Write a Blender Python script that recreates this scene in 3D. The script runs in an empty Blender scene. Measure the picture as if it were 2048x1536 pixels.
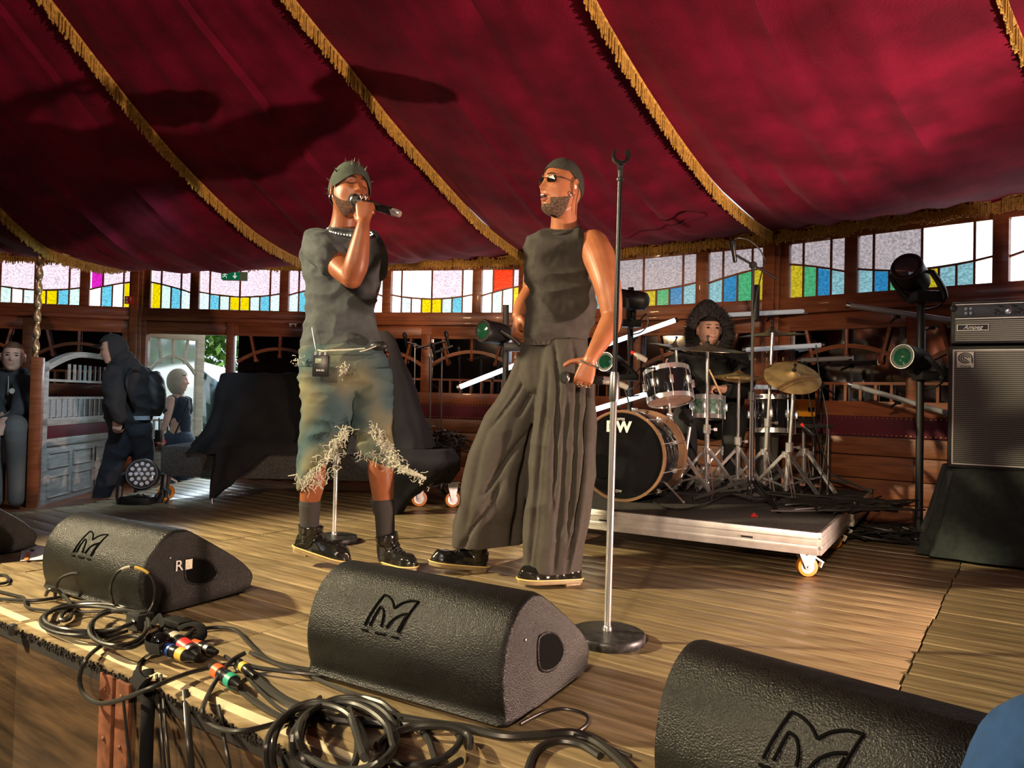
import bpy, bmesh, math, random
import numpy as np
from mathutils import Vector, Matrix, noise
random.seed(7); rng = np.random.default_rng(7)
S = bpy.context.scene
COL = S.collection
PI = math.pi
def V(*a): return np.array(a[0] if len(a) == 1 else a, dtype=float)
def nrm(v): v = V(v); return v/np.linalg.norm(v)

# ------------------------------------------------------------------ camera, light, exposure
FPX = 1500.0; CAMZ = .8; PITCH = math.radians(1.15); ROLL = math.radians(1.4)
cam_d = bpy.data.cameras.new('camera'); cam = bpy.data.objects.new('camera', cam_d); COL.objects.link(cam)
cam_d.sensor_fit = 'HORIZONTAL'; cam_d.sensor_width = 36; cam_d.lens = 36*FPX/2048; cam_d.clip_start = .05; cam_d.clip_end = 200
RM = Matrix.Rotation(PI/2+PITCH, 3, 'X') @ Matrix.Rotation(ROLL, 3, 'Z')
cam.matrix_world = Matrix.Translation((0, 0, CAMZ)) @ RM.to_4x4()
S.camera = cam
RN = np.array(RM)
S.view_settings.view_transform = 'Standard'; S.view_settings.look = 'None'
S.view_settings.gamma = 1; S.view_settings.use_curve_mapping = False
S.view_settings.exposure = 0.0
wd = bpy.data.worlds.new('sky'); S.world = wd; wd.use_nodes = True
bg = wd.node_tree.nodes['Background']; bg.inputs[0].default_value = (.80, .90, 1.0, 1); bg.inputs[1].default_value = 1.1

def spot(name, loc, tgt, power, color, size=60, blend=.5, soft=.05):
    l = bpy.data.lights.new(name, 'SPOT'); l.energy = power; l.color = color; l.spot_size = math.radians(size); l.spot_blend = blend
    l.shadow_soft_size = soft
    o = bpy.data.objects.new(name, l); COL.objects.link(o); o.location = loc
    o.rotation_euler = (Vector(tgt)-Vector(loc)).to_track_quat('-Z', 'Y').to_euler(); return o
def area(name, loc, tgt, power, color, size=1.0):
    l = bpy.data.lights.new(name, 'AREA'); l.energy = power; l.color = color; l.size = size
    o = bpy.data.objects.new(name, l); COL.objects.link(o); o.location = loc
    o.rotation_euler = (Vector(tgt)-Vector(loc)).to_track_quat('-Z', 'Y').to_euler(); return o
# warm key from house left, low frontal flood from house right (throws the shadows on the canopy)
spot('key_left', (-5.0, 2.7, 2.9), (.4, 3.0, .1), 2700, (1, .82, .50), 55, .45, .10)
spot('flood_right', (2.65, 2.05, .06), (-1.3, 3.6, 1.9), 640, (1, .66, .52), 95, .5, .05)
spot('front_wash', (-1.6, -3.4, 2.3), (-.1, 3.6, .45), 1150, (1, .72, .46), 34, .4, .12)
spot('canopy_uplight', (3.0, 2.6, .4), (2.9, 4.0, 2.6), 90, (1, .70, .72), 80, .9, .1)
spot('wall_wash', (-1.2, 4.6, 1.7), (.4, 7.2, 1.1), 60, (1, .62, .32), 100, .8, .1)
spot('rig_wash', (2.4, 3.6, 2.2), (.9, 5.2, .6), 36, (.85, .92, 1), 90, .6, .1)
area('house_ambient', (-2.5, -2.5, 3.0), (0, 3, 0), 45, (.8, .85, 1), 3.0)
spot('booth_cool_wash', (-1.9, 4.4, 2.0), (-3.6, 6.2, .3), 130, (.62, .85, 1), 75, .8, .1)
area('door_daylight', (-3.4, 10.5, 2.6), (-2.6, 5.5, -.2), 380, (.75, .90, 1), 2.5)
sun_d = bpy.data.lights.new('sun', 'SUN'); sun_d.energy = 3.5; sun_d.angle = .02; sun_d.color = (1, .95, .85); sun_ = bpy.data.objects.new('sun', sun_d); COL.objects.link(sun_); sun_.rotation_euler = (math.radians(38), math.radians(-28), 0)

def ray(x, y): return RN @ np.array([(x-1024)/FPX, (768-y)/FPX, -1.])
O0 = np.array([0, 0, CAMZ])
def P(x, y, D): r = ray(x, y); return O0+r*(D/r[1])
def G(x, y, z=0.): r = ray(x, y); return O0+r*((z-CAMZ)/r[2])
def px2m(D): return D/FPX

# ------------------------------------------------------------------ materials
MATS = {}
def mat(name, col=(.5, .5, .5), rough=.5, metal=0, noise_=0, nscale=8, bump=0, bscale=60, emit=None, es=1, sheen=0, spec=.5, stretch=None, rand=0, alpha=1, coat=0, trans=0, ior=1.45, col2=None, ramp=(.35, .65), detail=3):
    if name in MATS: return MATS[name]
    m = bpy.data.materials.new(name); m.use_nodes = True; nt = m.node_tree; N = nt.nodes; L = nt.links
    b = N['Principled BSDF']
    b.inputs['Base Color'].default_value = (*col, 1); b.inputs['Roughness'].default_value = rough
    b.inputs['Metallic'].default_value = metal; b.inputs['Specular IOR Level'].default_value = spec
    b.inputs['Sheen Weight'].default_value = sheen; b.inputs['Coat Weight'].default_value = coat
    b.inputs['Transmission Weight'].default_value = trans; b.inputs['IOR'].default_value = ior
    if sheen: b.inputs['Sheen Roughness'].default_value = .4; b.inputs['Sheen Tint'].default_value = (*[min(1, c*2.5+.1) for c in col], 1)
    tc = None
    def coords(st):
        t = N.new('ShaderNodeTexCoord'); mp = N.new('ShaderNodeMapping'); L.new(t.outputs['Object'], mp.inputs[0])
        if st: mp.inputs['Scale'].default_value = st
        return mp.outputs[0]
    src = None
    if noise_ or col2:
        c = coords(stretch); n = N.new('ShaderNodeTexNoise'); n.inputs['Scale'].default_value = nscale; n.inputs['Detail'].default_value = detail
        L.new(c, n.inputs['Vector']); r = N.new('ShaderNodeValToRGB'); L.new(n.outputs[0], r.inputs[0])
        a = [max(0, x*(1-noise_)) for x in col]; z = [min(1, x*(1+noise_)) for x in col] if not col2 else col2
        if col2: a = col
        r.color_ramp.elements[0].color = (*a, 1); r.color_ramp.elements[1].color = (*z, 1)
        r.color_ramp.elements[0].position = ramp[0]; r.color_ramp.elements[1].position = ramp[1]
        src = r.outputs[0]
        if rand:
            oi = N.new('ShaderNodeObjectInfo'); L.new(oi.outputs['Random'], n.inputs['W']) if False else None
            h = N.new('ShaderNodeHueSaturation'); mr = N.new('ShaderNodeMapRange'); L.new(oi.outputs['Random'], mr.inputs[0])
            mr.inputs[3].default_value = 1-rand; mr.inputs[4].default_value = 1+rand
            L.new(mr.outputs[0], h.inputs['Value']); L.new(src, h.inputs['Color']); src = h.outputs[0]
        L.new(src, b.inputs['Base Color'])
    if bump:
        c = coords(stretch); n = N.new('ShaderNodeTexNoise'); n.inputs['Scale'].default_value = bscale; n.inputs['Detail'].default_value = 4
        L.new(c, n.inputs['Vector']); bp = N.new('ShaderNodeBump'); bp.inputs['Strength'].default_value = bump; bp.inputs['Distance'].default_value = .01
        L.new(n.outputs[0], bp.inputs['Height']); L.new(bp.outputs[0], b.inputs['Normal'])
    if emit:
        b.inputs['Emission Color'].default_value = (*emit, 1); b.inputs['Emission Strength'].default_value = es
    if alpha < 1: b.inputs['Alpha'].default_value = alpha
    MATS[name] = m; return m
def glowing_pane_mat(name, col, es, tex=.35):
    if name in MATS: return MATS[name]
    m = mat(name, tuple(c*.3 for c in col), .25, emit=col, es=es); nt = m.node_tree; N = nt.nodes; L = nt.links; b = N['Principled BSDF']
    t = N.new('ShaderNodeTexCoord'); mp = N.new('ShaderNodeMapping'); mp.inputs['Scale'].default_value = (1, 1, 1.5); L.new(t.outputs['Object'], mp.inputs[0])
    n = N.new('ShaderNodeTexNoise'); n.inputs['Scale'].default_value = 55; n.inputs['Detail'].default_value = 2; L.new(mp.outputs[0], n.inputs['Vector'])
    r = N.new('ShaderNodeMapRange'); r.inputs[1].default_value = .35; r.inputs[2].default_value = .65; r.inputs[3].default_value = es*(1-tex); r.inputs[4].default_value = es*(1+tex*.7)
    L.new(n.outputs[0], r.inputs[0]); L.new(r.outputs[0], b.inputs['Emission Strength'])
    bp = N.new('ShaderNodeBump'); bp.inputs['Strength'].default_value = .4; bp.inputs['Distance'].default_value = .004; L.new(n.outputs[0], bp.inputs['Height']); L.new(bp.outputs[0], b.inputs['Normal'])
    return m
M = {}
M['floor'] = mat('stage_plank_wood', (.175, .122, .060), .36, noise_=.35, nscale=3, stretch=(1.3, 14, 1), bump=.12, bscale=10, rand=.13, col2=(.35, .265, .145), detail=8)
M['floor_base'] = mat('dark_gap', (.012, .009, .007), .9)
M['wood'] = mat('varnished_red_wood', (.20, .055, .020), .38, nscale=4, stretch=(1, 1, 9), col2=(.30, .095, .035), bump=.12, bscale=20, coat=.15)
M['wood_h'] = mat('varnished_wood_boards', (.13, .040, .016), .42, nscale=3, stretch=(1.5, 1.5, 14), col2=(.21, .072, .028), bump=.15, bscale=14, rand=.12)
M['greywood'] = mat('pale_weathered_wood', (.30, .29, .27), .55, nscale=3, stretch=(1.5, 1.5, 12), col2=(.46, .45, .42), bump=.15, bscale=14)
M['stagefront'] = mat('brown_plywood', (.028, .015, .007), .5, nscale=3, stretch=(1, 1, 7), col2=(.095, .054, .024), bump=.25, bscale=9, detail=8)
M['velvet'] = mat('red_velvet', (.105, .0022, .015), .85, noise_=.35, nscale=3.5, bump=.35, bscale=90, sheen=.25, spec=.15)
M['velvet_dark'] = mat('dark_red_upholstery', (.09, .004, .016), .7, sheen=.3, noise_=.15)
M['gold'] = mat('gold_fringe', (.50, .29, .055), .55, noise_=.35, nscale=60, bump=.5, bscale=160, sheen=.2)
M['mirror'] = mat('aged_mirror', (.30, .30, .31), .06, metal=1)
M['black'] = mat('black_paint', (.012, .012, .013), .45)
M['blackrough'] = mat('black_textured_paint', (.0062, .0068, .0062), .34, bump=.42, bscale=260, noise_=.3, nscale=40, spec=.42)
M['rubber'] = mat('black_rubber', (.018, .018, .017), .5, bump=.1, bscale=60, spec=.5)
M['cable'] = mat('black_cable', (.022, .021, .019), .38, spec=.6)
M['chrome'] = mat('chrome', (.88, .88, .90), .20, metal=.85)
M['steel'] = mat('brushed_steel', (.34, .34, .35), .35, metal=1, noise_=.15)
M['alu'] = mat('aluminium_edge', (.62, .60, .56), .38, metal=.7, noise_=.12, nscale=12)
M['carpet'] = mat('charcoal_carpet', (.040, .038, .035), 1, noise_=.5, nscale=140, bump=.8, bscale=220)
M['blackcloth'] = mat('black_molton_cloth', (.007, .007, .008), .9, sheen=.1, noise_=.25, nscale=6, spec=.2)
M['navycloth'] = mat('navy_black_cloth', (.006, .007, .012), .85, sheen=.06, noise_=.2)
M['tape'] = mat('cream_edge_strip', (.74, .66, .42), .55, noise_=.15, nscale=8)
M['yellowwheel'] = mat('yellow_polyurethane', (.60, .22, .015), .4)
M['white'] = mat('white_plastic', (.75, .75, .73), .4)
M['tube_on'] = mat('lit_light_tube', (.9, .95, 1), .4, emit=(.80, .90, 1.0), es=3.2)
M['tube_dim'] = mat('dim_light_tube', (.55, .58, .62), .35, emit=(.75, .80, .85), es=.22)
M['tube_off'] = mat('unlit_grey_tube', (.24, .24, .25), .4)

# ------------------------------------------------------------------ geometry collector
def ortho(d, hint=(0, 0, 1)):
    d = nrm(d); h = V(hint)
    if abs(d@nrm(h)) > .97: h = V(1, 0, 0)
    a = np.cross(h, d); a /= np.linalg.norm(a); b = np.cross(d, a); return a, b
class B:
    def __init__(s): s.v = []; s.f = []; s.n = 0
    def add(s, v, f):
        v = np.asarray(v, float); s.v.append(v); s.f += [tuple(i+s.n for i in q) for q in f]; s.n += len(v); return s
    def box(s, c, size, ax=None, R=None):
        c = V(c); h = V(size)/2
        if R is None: R = np.eye(3)
        vs = [c+R@(h*V(i, j, k)) for i in (-1, 1) for j in (-1, 1) for k in (-1, 1)]
        return s.add(vs, [(0, 1, 3, 2), (4, 6, 7, 5), (0, 4, 5, 1), (2, 3, 7, 6), (0, 2, 6, 4), (1, 5, 7, 3)])
    def beam(s, p0, p1, w, h, up=(0, 0, 1)):
        p0 = V(p0); p1 = V(p1); d = p1-p0; L = np.linalg.norm(d); d = d/L; a, b = ortho(d, up)
        R = np.stack([a, d, b], 1); return s.box((p0+p1)/2, (w, L, h), R=R)
    def rings(s, R, cap=True, close=False):
        m = len(R[0]); k = len(R); v = np.concatenate([np.asarray(r) for r in R]); f = []
        for i in range(k-1 if not close else k):
            i2 = (i+1) % k
            for j in range(m): f.append((i*m+j, i*m+(j+1) % m, i2*m+(j+1) % m, i2*m+j))
        if cap and not close: f.append(tuple(range(m-1, -1, -1))); f.append(tuple((k-1)*m+j for j in range(m)))
        return s.add(v, f)
    def tube(s, pts, r, n=8, close=False, cap=True, smooth=0):
        pts = [V(p) for p in pts]
        if smooth: pts, r = catmull(pts, r, smooth, close)
        k = len(pts); rs = r if hasattr(r, '__len__') else [r]*k
        a = None; R = []
        for i, p in enumerate(pts):
            q0 = pts[i-1] if (i > 0 or close) else p; q1 = pts[(i+1) % k] if (i < k-1 or close) else p
            d = q1-q0; L = np.linalg.norm(d); d = d/L if L > 1e-9 else V(0, 0, 1)
            if a is None: a, b = ortho(d)
            else:
                a = a-d*(a@d); la = np.linalg.norm(a)
                if la < 1e-6: a, b = ortho(d)
                else: a /= la
            b = np.cross(d, a); rr = rs[i]; rx, ry = rr if hasattr(rr, '__len__') else (rr, rr)
            R.append([p+a*rx*math.cos(t)+b*ry*math.sin(t) for t in np.linspace(0, 2*PI, n, endpoint=False)])
        return s.rings(R, cap, close)
    def cyl(s, p0, p1, r0, r1=None, n=16): return s.tube([p0, p1], [r0, r0 if r1 is None else r1], n)
    def lathe(s, prof, o, axis=(0, 0, 1), n=24, cap=True):
        o = V(o); ax = nrm(axis); a, b = ortho(ax)
        return s.rings([[o+ax*h+(a*math.cos(t)+b*math.sin(t))*max(r, 1e-5) for t in np.linspace(0, 2*PI, n, endpoint=False)] for r, h in prof], cap)
    def ball(s, c, r, n=14, R=None):
        c = V(c); r = V(r) if hasattr(r, '__len__') else V(r, r, r); R = np.eye(3) if R is None else R; rs = []
        for i in range(n//2+1):
            ph = -PI/2+PI*max(.02, min(.98, i/(n//2))); rs.append([c+R@(r*V(math.cos(ph)*math.cos(t), math.cos(ph)*math.sin(t), math.sin(ph))) for t in np.linspace(0, 2*PI, n, endpoint=False)])
        return s.rings(rs)
    def build(s, name, m=None, parent=None, voxel=0, smooth=0, flat=False, bevel=0, disp=None, kind=None, solid=0, sub=0, label=None):
        v = np.concatenate(s.v)
        off = np.zeros(3)
        q = parent
        while q is not None: off += np.array(q.location); q = q.parent
        me = bpy.data.meshes.new(name); me.from_pydata((v-off).tolist(), [], s.f); me.update()
        bm = bmesh.new(); bm.from_mesh(me); bmesh.ops.recalc_face_normals(bm, faces=bm.faces); bm.to_mesh(me); bm.free()
        o = bpy.data.objects.new(name, me); COL.objects.link(o)
        mods = False
        if sub: k = o.modifiers.new('s', 'SUBSURF'); k.levels = sub; mods = True
        if voxel: k = o.modifiers.new('r', 'REMESH'); k.mode = 'VOXEL'; k.voxel_size = voxel; mods = True
        if smooth: k = o.modifiers.new('m', 'SMOOTH'); k.factor = .5; k.iterations = smooth; mods = True
        if solid: k = o.modifiers.new('t', 'SOLIDIFY'); k.thickness = solid; k.offset = 0; mods = True
        if bevel: k = o.modifiers.new('b', 'BEVEL'); k.width = bevel; k.segments = 2; k.limit_method = 'ANGLE'; mods = True
        if mods:
            dg = bpy.context.evaluated_depsgraph_get(); nm = bpy.data.meshes.new_from_object(o.evaluated_get(dg)); nm.name = name
            o.modifiers.clear(); o.data = nm; bpy.data.meshes.remove(me); me = nm
        if disp:
            k = len(me.vertices); co = np.empty(k*3); me.vertices.foreach_get('co', co); co = co.reshape(-1, 3)
            no = np.empty(k*3); me.vertex_normals.foreach_get('vector', no); no = no.reshape(-1, 3)
            co = co+no*disp(co+off)[:, None]; me.vertices.foreach_set('co', co.ravel()); me.update()
        me.materials.clear()
        if m is not None: me.materials.append(m)
        if not flat:
            me.polygons.foreach_set('use_smooth', [True]*len(me.polygons))
            try: me.set_sharp_from_angle(angle=math.radians(38))
            except Exception: pass
        if parent is not None: o.parent = parent
        if kind: o['kind'] = kind
        if label: o['label'] = label
        return o
def catmull(pts, r, k=6, close=False):
    pts = [V(p) for p in pts]; n = len(pts); rs = r if hasattr(r, '__len__') else None
    if rs is not None: rr = [V(x) if hasattr(x, '__len__') else V([x]) for x in rs]
    out = []; ro = []
    rng_ = range(n if close else n-1)
    for i in rng_:
        g = lambda A, j: A[j % n] if close else A[max(0, min(n-1, j))]
        for t in np.linspace(0, 1, k, endpoint=False):
            c = lambda A: .5*((2*g(A, i))+(-g(A, i-1)+g(A, i+1))*t+(2*g(A, i-1)-5*g(A, i)+4*g(A, i+1)-g(A, i+2))*t*t+(-g(A, i-1)+3*g(A, i)-3*g(A, i+1)+g(A, i+2))*t**3)
            out.append(c(pts))
            if rs is not None: x = c(rr); ro.append(tuple(x) if len(x) > 1 else float(x[0]))
    if not close:
        out.append(pts[-1])
        if rs is not None: ro.append(tuple(rr[-1]) if len(rr[-1]) > 1 else float(rr[-1][0]))
    return out, (ro if rs is not None else r)
def thing(name, label, cat, loc=(0, 0, 0), group=None):
    o = bpy.data.objects.new(name, None); COL.objects.link(o); o.location = loc; o.empty_display_size = .1
    o['label'] = label; o['category'] = cat
    if group: o['group'] = group
    return o
def tag(o, label, cat, group=None, kind=None):
    o['label'] = label; o['category'] = cat
    if group: o['group'] = group
    if kind: o['kind'] = kind
    return o
def struct(name, loc=(0, 0, 0), label=None):
    o = bpy.data.objects.new(name, None); COL.objects.link(o); o.location = loc; o['kind'] = 'structure'
    if label: o['label'] = label
    return o
def text(txt, size, origin, xdir, ydir, m, parent, depth=.002, shear=0, name='lettering', bold=0):
    c = bpy.data.curves.new('t', 'FONT'); c.body = txt; c.size = size; c.extrude = depth; c.shear = shear; c.align_x = 'CENTER'; c.align_y = 'CENTER'; c.offset = bold
    o = bpy.data.objects.new('t', c); COL.objects.link(o)
    dg = bpy.context.evaluated_depsgraph_get(); me = bpy.data.meshes.new_from_object(o.evaluated_get(dg)); COL.objects.unlink(o)
    x = nrm(xdir); y = nrm(ydir); z = np.cross(x, y); Rm = np.stack([x, y, z], 1)
    b = B(); b.add([V(origin)+Rm@np.array(v.co) for v in me.vertices], [tuple(p.vertices) for p in me.polygons])
    return b.build(name, m, parent, flat=True)
def copy_tree(o, parent=None):
    c = o.copy(); COL.objects.link(c); c.parent = parent
    for ch in list(o.children): copy_tree(ch, c)
    return c
def nz(p, s=1.): return noise.noise(Vector((p[0]*s, p[1]*s, p[2]*s)))
# ------------------------------------------------------------------ stage floor
TH = math.radians(-35); U = V(math.cos(TH), math.sin(TH), 0); W = V(-math.sin(TH), math.cos(TH), 0); Z = V(0, 0, 1)
SO = V(-.67, 2.73, 0)                      # a joint crossing, origin of the stage grid
def st(u, w, z=0.): return SO+U*u+W*w+Z*z
w_front = float((V(-1.79, 2.66, 0)-SO)@W)-.02
poly = [(-3.6, 3.84), (-3.28, 4.6), (-2.93, 5.2), (-2.9, 6.9), (-.4, 6.95), (.2, 6.75), (1.95, 5.5), (3.3, 4.3), (4.3, 2.6), (3.8, -1.3)]
def clip_row(w0, w1):
    """u-interval of the stage polygon along the middle of the row"""
    wm = (w0+w1)/2; us = []
    pts = [((V(x, y, 0)-SO)@U, (V(x, y, 0)-SO)@W) for x, y in poly]; pts[0] = (pts[0][0], w_front); pts.append((pts[-1][0], w_front))
    for i in range(len(pts)):
        (a0, b0), (a1, b1) = pts[i], pts[(i+1) % len(pts)]
        if (b0-wm)*(b1-wm) < 0: us.append(a0+(a1-a0)*(wm-b0)/(b1-b0))
    us.sort(); return (us[0], us[-1]) if len(us) > 1 else None
floor = struct('floor', (0, 0, 0))
b = B(); rows = []; w = w_front+.10; PW = .122
while w < 6.3:
    c = clip_row(w, w+PW)
    if c: rows.append((w, w+PW, c))
    w += PW
for a, z, c in [(w_front, w_front+.10, clip_row(w_front+.001, w_front+.099))]+rows:
    b.box(st((c[0]+c[1])/2, (a+z)/2, -.035), (c[1]-c[0], z-a+.0005, .04), R=np.stack([U, W, Z], 1))
b.build('subfloor', M['floor_base'], floor, flat=True, kind='stuff')
joints = [-4.7, -3.1, -1.47, 0, 1.8, 3.55, 5.3, 7.0]
R3 = np.stack([U, W, Z], 1)
for ri, (a, z, (u0, u1)) in enumerate(rows):
    js = sorted([u0]+[j+random.uniform(-.004, .004) for j in joints if u0+.05 < j < u1-.05]+[u1])
    for i in range(len(js)-1):
        p0, p1 = js[i]+.003, js[i+1]-.003
        if p1-p0 < .02: continue
        bb = B(); dz = random.uniform(-.0015, .0015); g = .0014
        c = st((p0+p1)/2, (a+z)/2, -.0095+dz); L = p1-p0; hw = PW/2-g
        bb.box((0, 0, 0), (L, hw*2, .019)); o = bb.build('plank', M['floor'], None, bevel=.0015)
        o.parent = floor; o.location = c; o.rotation_euler = (0, 0, TH)
# stage front: edge strip, plywood fascia, bracket
fascia = struct('wall_stage_front', (0, 0, 0))
u_l, u_r = -4.2, 5.6
bb = B()
for i, (a, z) in enumerate([(-4.2, -1.55), (-1.545, -.68), (-.675, .16), (.165, 1.55), (1.555, 3.3), (3.305, 5.5)]):
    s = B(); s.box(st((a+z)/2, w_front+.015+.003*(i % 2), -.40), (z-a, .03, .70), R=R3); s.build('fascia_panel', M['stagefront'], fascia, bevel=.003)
for a, z in [(-4.2, -1.62), (-1.615, -.70), (-.695, .15), (.155, 1.9), (1.905, 5.5)]:
    s = B(); s.box(st((a+z)/2, w_front+.05, -.012), (z-a, .096, .024), R=R3); s.build('edge_board', M['floor'], fascia, bevel=.003)
    s = B(); s.box(st((a+z)/2, w_front+.042, .0015), (z-a-.03, .030, .003), R=R3); s.build('edge_strip', M['tape'], fascia, flat=True)
s = B()
for i in range(700):
    u = random.uniform(-1.7, 1.9); s.box(st(u, w_front-.004, -.012+random.uniform(-.012, .006)), (random.uniform(.002, .009), .005, random.uniform(.002, .011)), R=R3)
s.build('splintered_edge', M['floor_base'], fascia, kind='stuff')
M['rust'] = mat('brown_hinge', (.16, .06, .03), .5, noise_=.3, nscale=30)
br = G(262, 1330); ub = (br-SO)@U
for k, du in enumerate((-.03, .06)):
    s = B(); s.box(st(ub+du, w_front-.006, -.30), (.07, .012, .56), R=R3)
    for z in (-.06, -.2, -.34, -.5): s.lathe([(.007, 0), (.007, .004), (.003, .006)], st(ub+du, w_front-.012, z), -W, n=8)
    s.build('bracket_plate', M['rust'], fascia, bevel=.002)
# hall floor
hall = struct('floor_hall', (0, 0, 0)); s = B()
s.box((-2.3, 0, -.66), (16, 16.4, .1)); s.build('hall_floor', mat('dark_hall_floor', (.06, .045, .035), .6), hall, flat=True)
s = B(); s.box((-5.2, 6.1, -.36), (4.4, 2.6, .5)); s.build('raised_walkway', M['wood_h'], hall, flat=True)
grass = B(); grass.box((-3, 17, -.66), (30, 19, .1)); tag(grass.build('grass_ground', mat('lawn', (.07, .16, .03), .9, noise_=.3), flat=True), 'sunlit green lawn outside the open door', 'grass', kind='structure')

# ------------------------------------------------------------------ canopy
C0 = V(-2.5, -2.0, 4.75)
Q = {-3: (-9.1, 2.2), -2: (-8.6, 4.4), -1: (-7.4, 6.1), 0: (-5.66, 7.1), 1: (-3.71, 7.42), 2: (-1.79, 7.42), 3: (.137, 7.03), 4: (2.0, 5.74), 5: (3.45, 4.40), 6: (4.7, 2.7), 7: (5.2, .5), 8: (5.1, -2), 9: (3.6, -4.9), 10: (1, -6.8), 11: (-2, -7.6), 12: (-5.4, -7), 13: (-8.2, -5), 14: (-9.5, -1.4)}
ZQ = {1: 2.10, 2: 2.12, 3: 2.15, 4: 2.13, 5: 2.16, 0: 2.10}
SEAM = {1: [(0, 415), (85, 490), (262, 535)], 2: [(105, 0), (230, 165), (330, 290), (400, 360), (500, 455), (600, 517)], 3: [(590, 0), (700, 130), (780, 240), (870, 340), (960, 440), (1050, 520)], 4: [(1190, 0), (1270, 140), (1350, 260), (1440, 380), (1548, 475)], 5: [(2010, 0), (2048, 90)]}
def seam_curve(k):
    q = V(*Q[k]); d = q-C0[:2]; L = np.linalg.norm(d); n = V(-d[1], d[0])/L; ss = [0]; zs = [ZQ.get(k, 2.1)]
    for x, y in reversed(SEAM.get(k, [])):
        r = ray(x, y); t = (n@C0[:2])/(n@r[:2]); p = O0+t*r; s_ = np.linalg.norm(p[:2]-q)
        if s_ > .5: ss.append(s_); zs.append(p[2])
    if len(ss) < 3:
        ss = [0]; zs = [ZQ.get(k, 2.1)]; 
        for s_ in (1, 2, 3, 4): ss.append(s_); zs.append(zs[0]+.16*s_*.9+.035*s_*s_)
        if k == 5: zs = [2.15, 2.66, 3.18, 3.55, 3.8]
        if k == 1: zs = [2.08, 1.90, 1.78, 1.86, 2.10]
    s_l, z_l = ss[-1], zs[-1]; sl = (zs[-1]-zs[-2])/(ss[-1]-ss[-2])
    N_ = 41; S_ = np.linspace(0, 1, N_)*L; out = []
    c = np.polyfit(ss, zs, min(3, len(ss)-1)) if len(ss) > 3 else np.polyfit(ss, zs, 2)
    for s_ in S_:
        if s_ <= s_l: z = np.interp(s_, ss, zs)*.35+np.polyval(c, s_)*.65
        else:
            t = (s_-s_l)/(L-s_l); z0 = zs[-1]*.35+np.polyval(c, s_l)*.65; z = z0+(C0[2]-z0)*(t*.75+.25*t*t)
        out.append(V(*(q-d/L*s_), z))
    return out
keys = sorted(Q); SC = {k: seam_curve(k) for k in keys}
ceil_ = struct('ceiling', (0, 0, 0))
order = keys+[keys[0]]
def strands(b, pts, drop, n_out, step=.011, lift=0.):
    """gold header cord and hanging strands along a polyline"""
    for i in range(len(pts)-1):
        a, z = V(pts[i]), V(pts[i+1]); L = np.linalg.norm(z-a); k = max(1, int(L/step)); d = (z-a)/L
        up = Z-d*(Z@d); up = Z
        for j in range(k):
            p = a+d*(L*(j+.5)/k); dr = drop*random.uniform(.86, 1.12); w_ = d*step*.52; o = V(n_out)*.006*random.uniform(-1, 1); sw = d*random.uniform(-.3, .3)*step
            q = [p-w_+o, p+w_+o, p+w_*.8-up*dr+o+sw, p-w_*.8-up*dr+o+sw]; q2 = V(n_out)*.004
            b.add(q+[x+q2 for x in q], [(0, 1, 2, 3), (7, 6, 5, 4), (0, 3, 7, 4), (1, 5, 6, 2), (3, 2, 6, 7)])
for i in range(len(order)-1):
    k0, k1 = order[i], order[i+1]; A, Z_ = SC[k0], SC[k1]; NT = 40 if (0 <= k0 <= 4) else 8; grid = []
    for a, (p, q) in enumerate(zip(A, Z_)):
        f = a/(len(A)-1); row = []
        for t in np.linspace(0, 1, NT+1):
            x = p+(q-p)*t; sag = 4*t*(1-t)
            edge = min(1, f*9)
            dz = -.10*sag*edge*(1-f)**2*1.4
            if 0 <= k0 <= 4:
                dz += edge*(1-f)*(.030*nz((t*34+k0*7+f*3, f*3, 1))*sag**.5+.030*nz((t*12+k0*7, f*3.5, 5))+.012*nz((t*9+f*9, f*7, 9)))
                dz += (1-edge)*.012*math.sin(t*PI*16)
            row.append(x+Z*dz)
        grid.append(row)
    b = B(); m_ = NT+1
    b.add([x for r in grid for x in r], [(a*m_+c, a*m_+c+1, (a+1)*m_+c+1, (a+1)*m_+c) for a in range(len(grid)-1) for c in range(NT)])
    b.build('canopy_panel', M['velvet'], ceil_, solid=.006)
    if -1 <= k0 <= 5:
        # valance: pleated cloth return and fringe along the wall
        p, q = A[0], Z_[0]; inw = nrm(np.cross(Z, q-p)); inw = inw if inw@(C0-p) > 0 else -inw
        pts = [p+(q-p)*t+inw*(.10+.008*math.sin(t*40))+Z*(.018*abs(math.sin(t*PI*7))-.015) for t in np.linspace(0, 1, 57)]
        b = B(); n_ = len(pts); v = []
        for j, x in enumerate(pts):
            t = j/(n_-1); v += [p+(q-p)*t+Z*(.02), x+Z*(.015)+inw*.02*math.sin(j*1.1), x-Z*.035]
        b.add(v, [(3*j+c, 3*j+3+c, 3*j+4+c, 3*j+1+c) for j in range(n_-1) for c in range(2)])
        b.build('valance_band', M['velvet'], ceil_, solid=.004)
        b = B(); q_ = [x-Z*.012-inw*.003 for x in pts]; b.add([y for x in q_ for y in (x, x-Z*.078)], [(2*j, 2*j+2, 2*j+3, 2*j+1) for j in range(len(q_)-1)]); b.build('fringe_backing', M['gold'], ceil_, solid=.002)
        b = B(); strands(b, [x-Z*.012 for x in pts], .098, inw)
        b.build('valance_fringe', M['gold'], ceil_, kind='stuff')
        b = B(); b.tube([x-Z*.012+inw*.004 for x in pts], .008, 5); b.build('valance_cord', M['gold'], ceil_)
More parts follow.
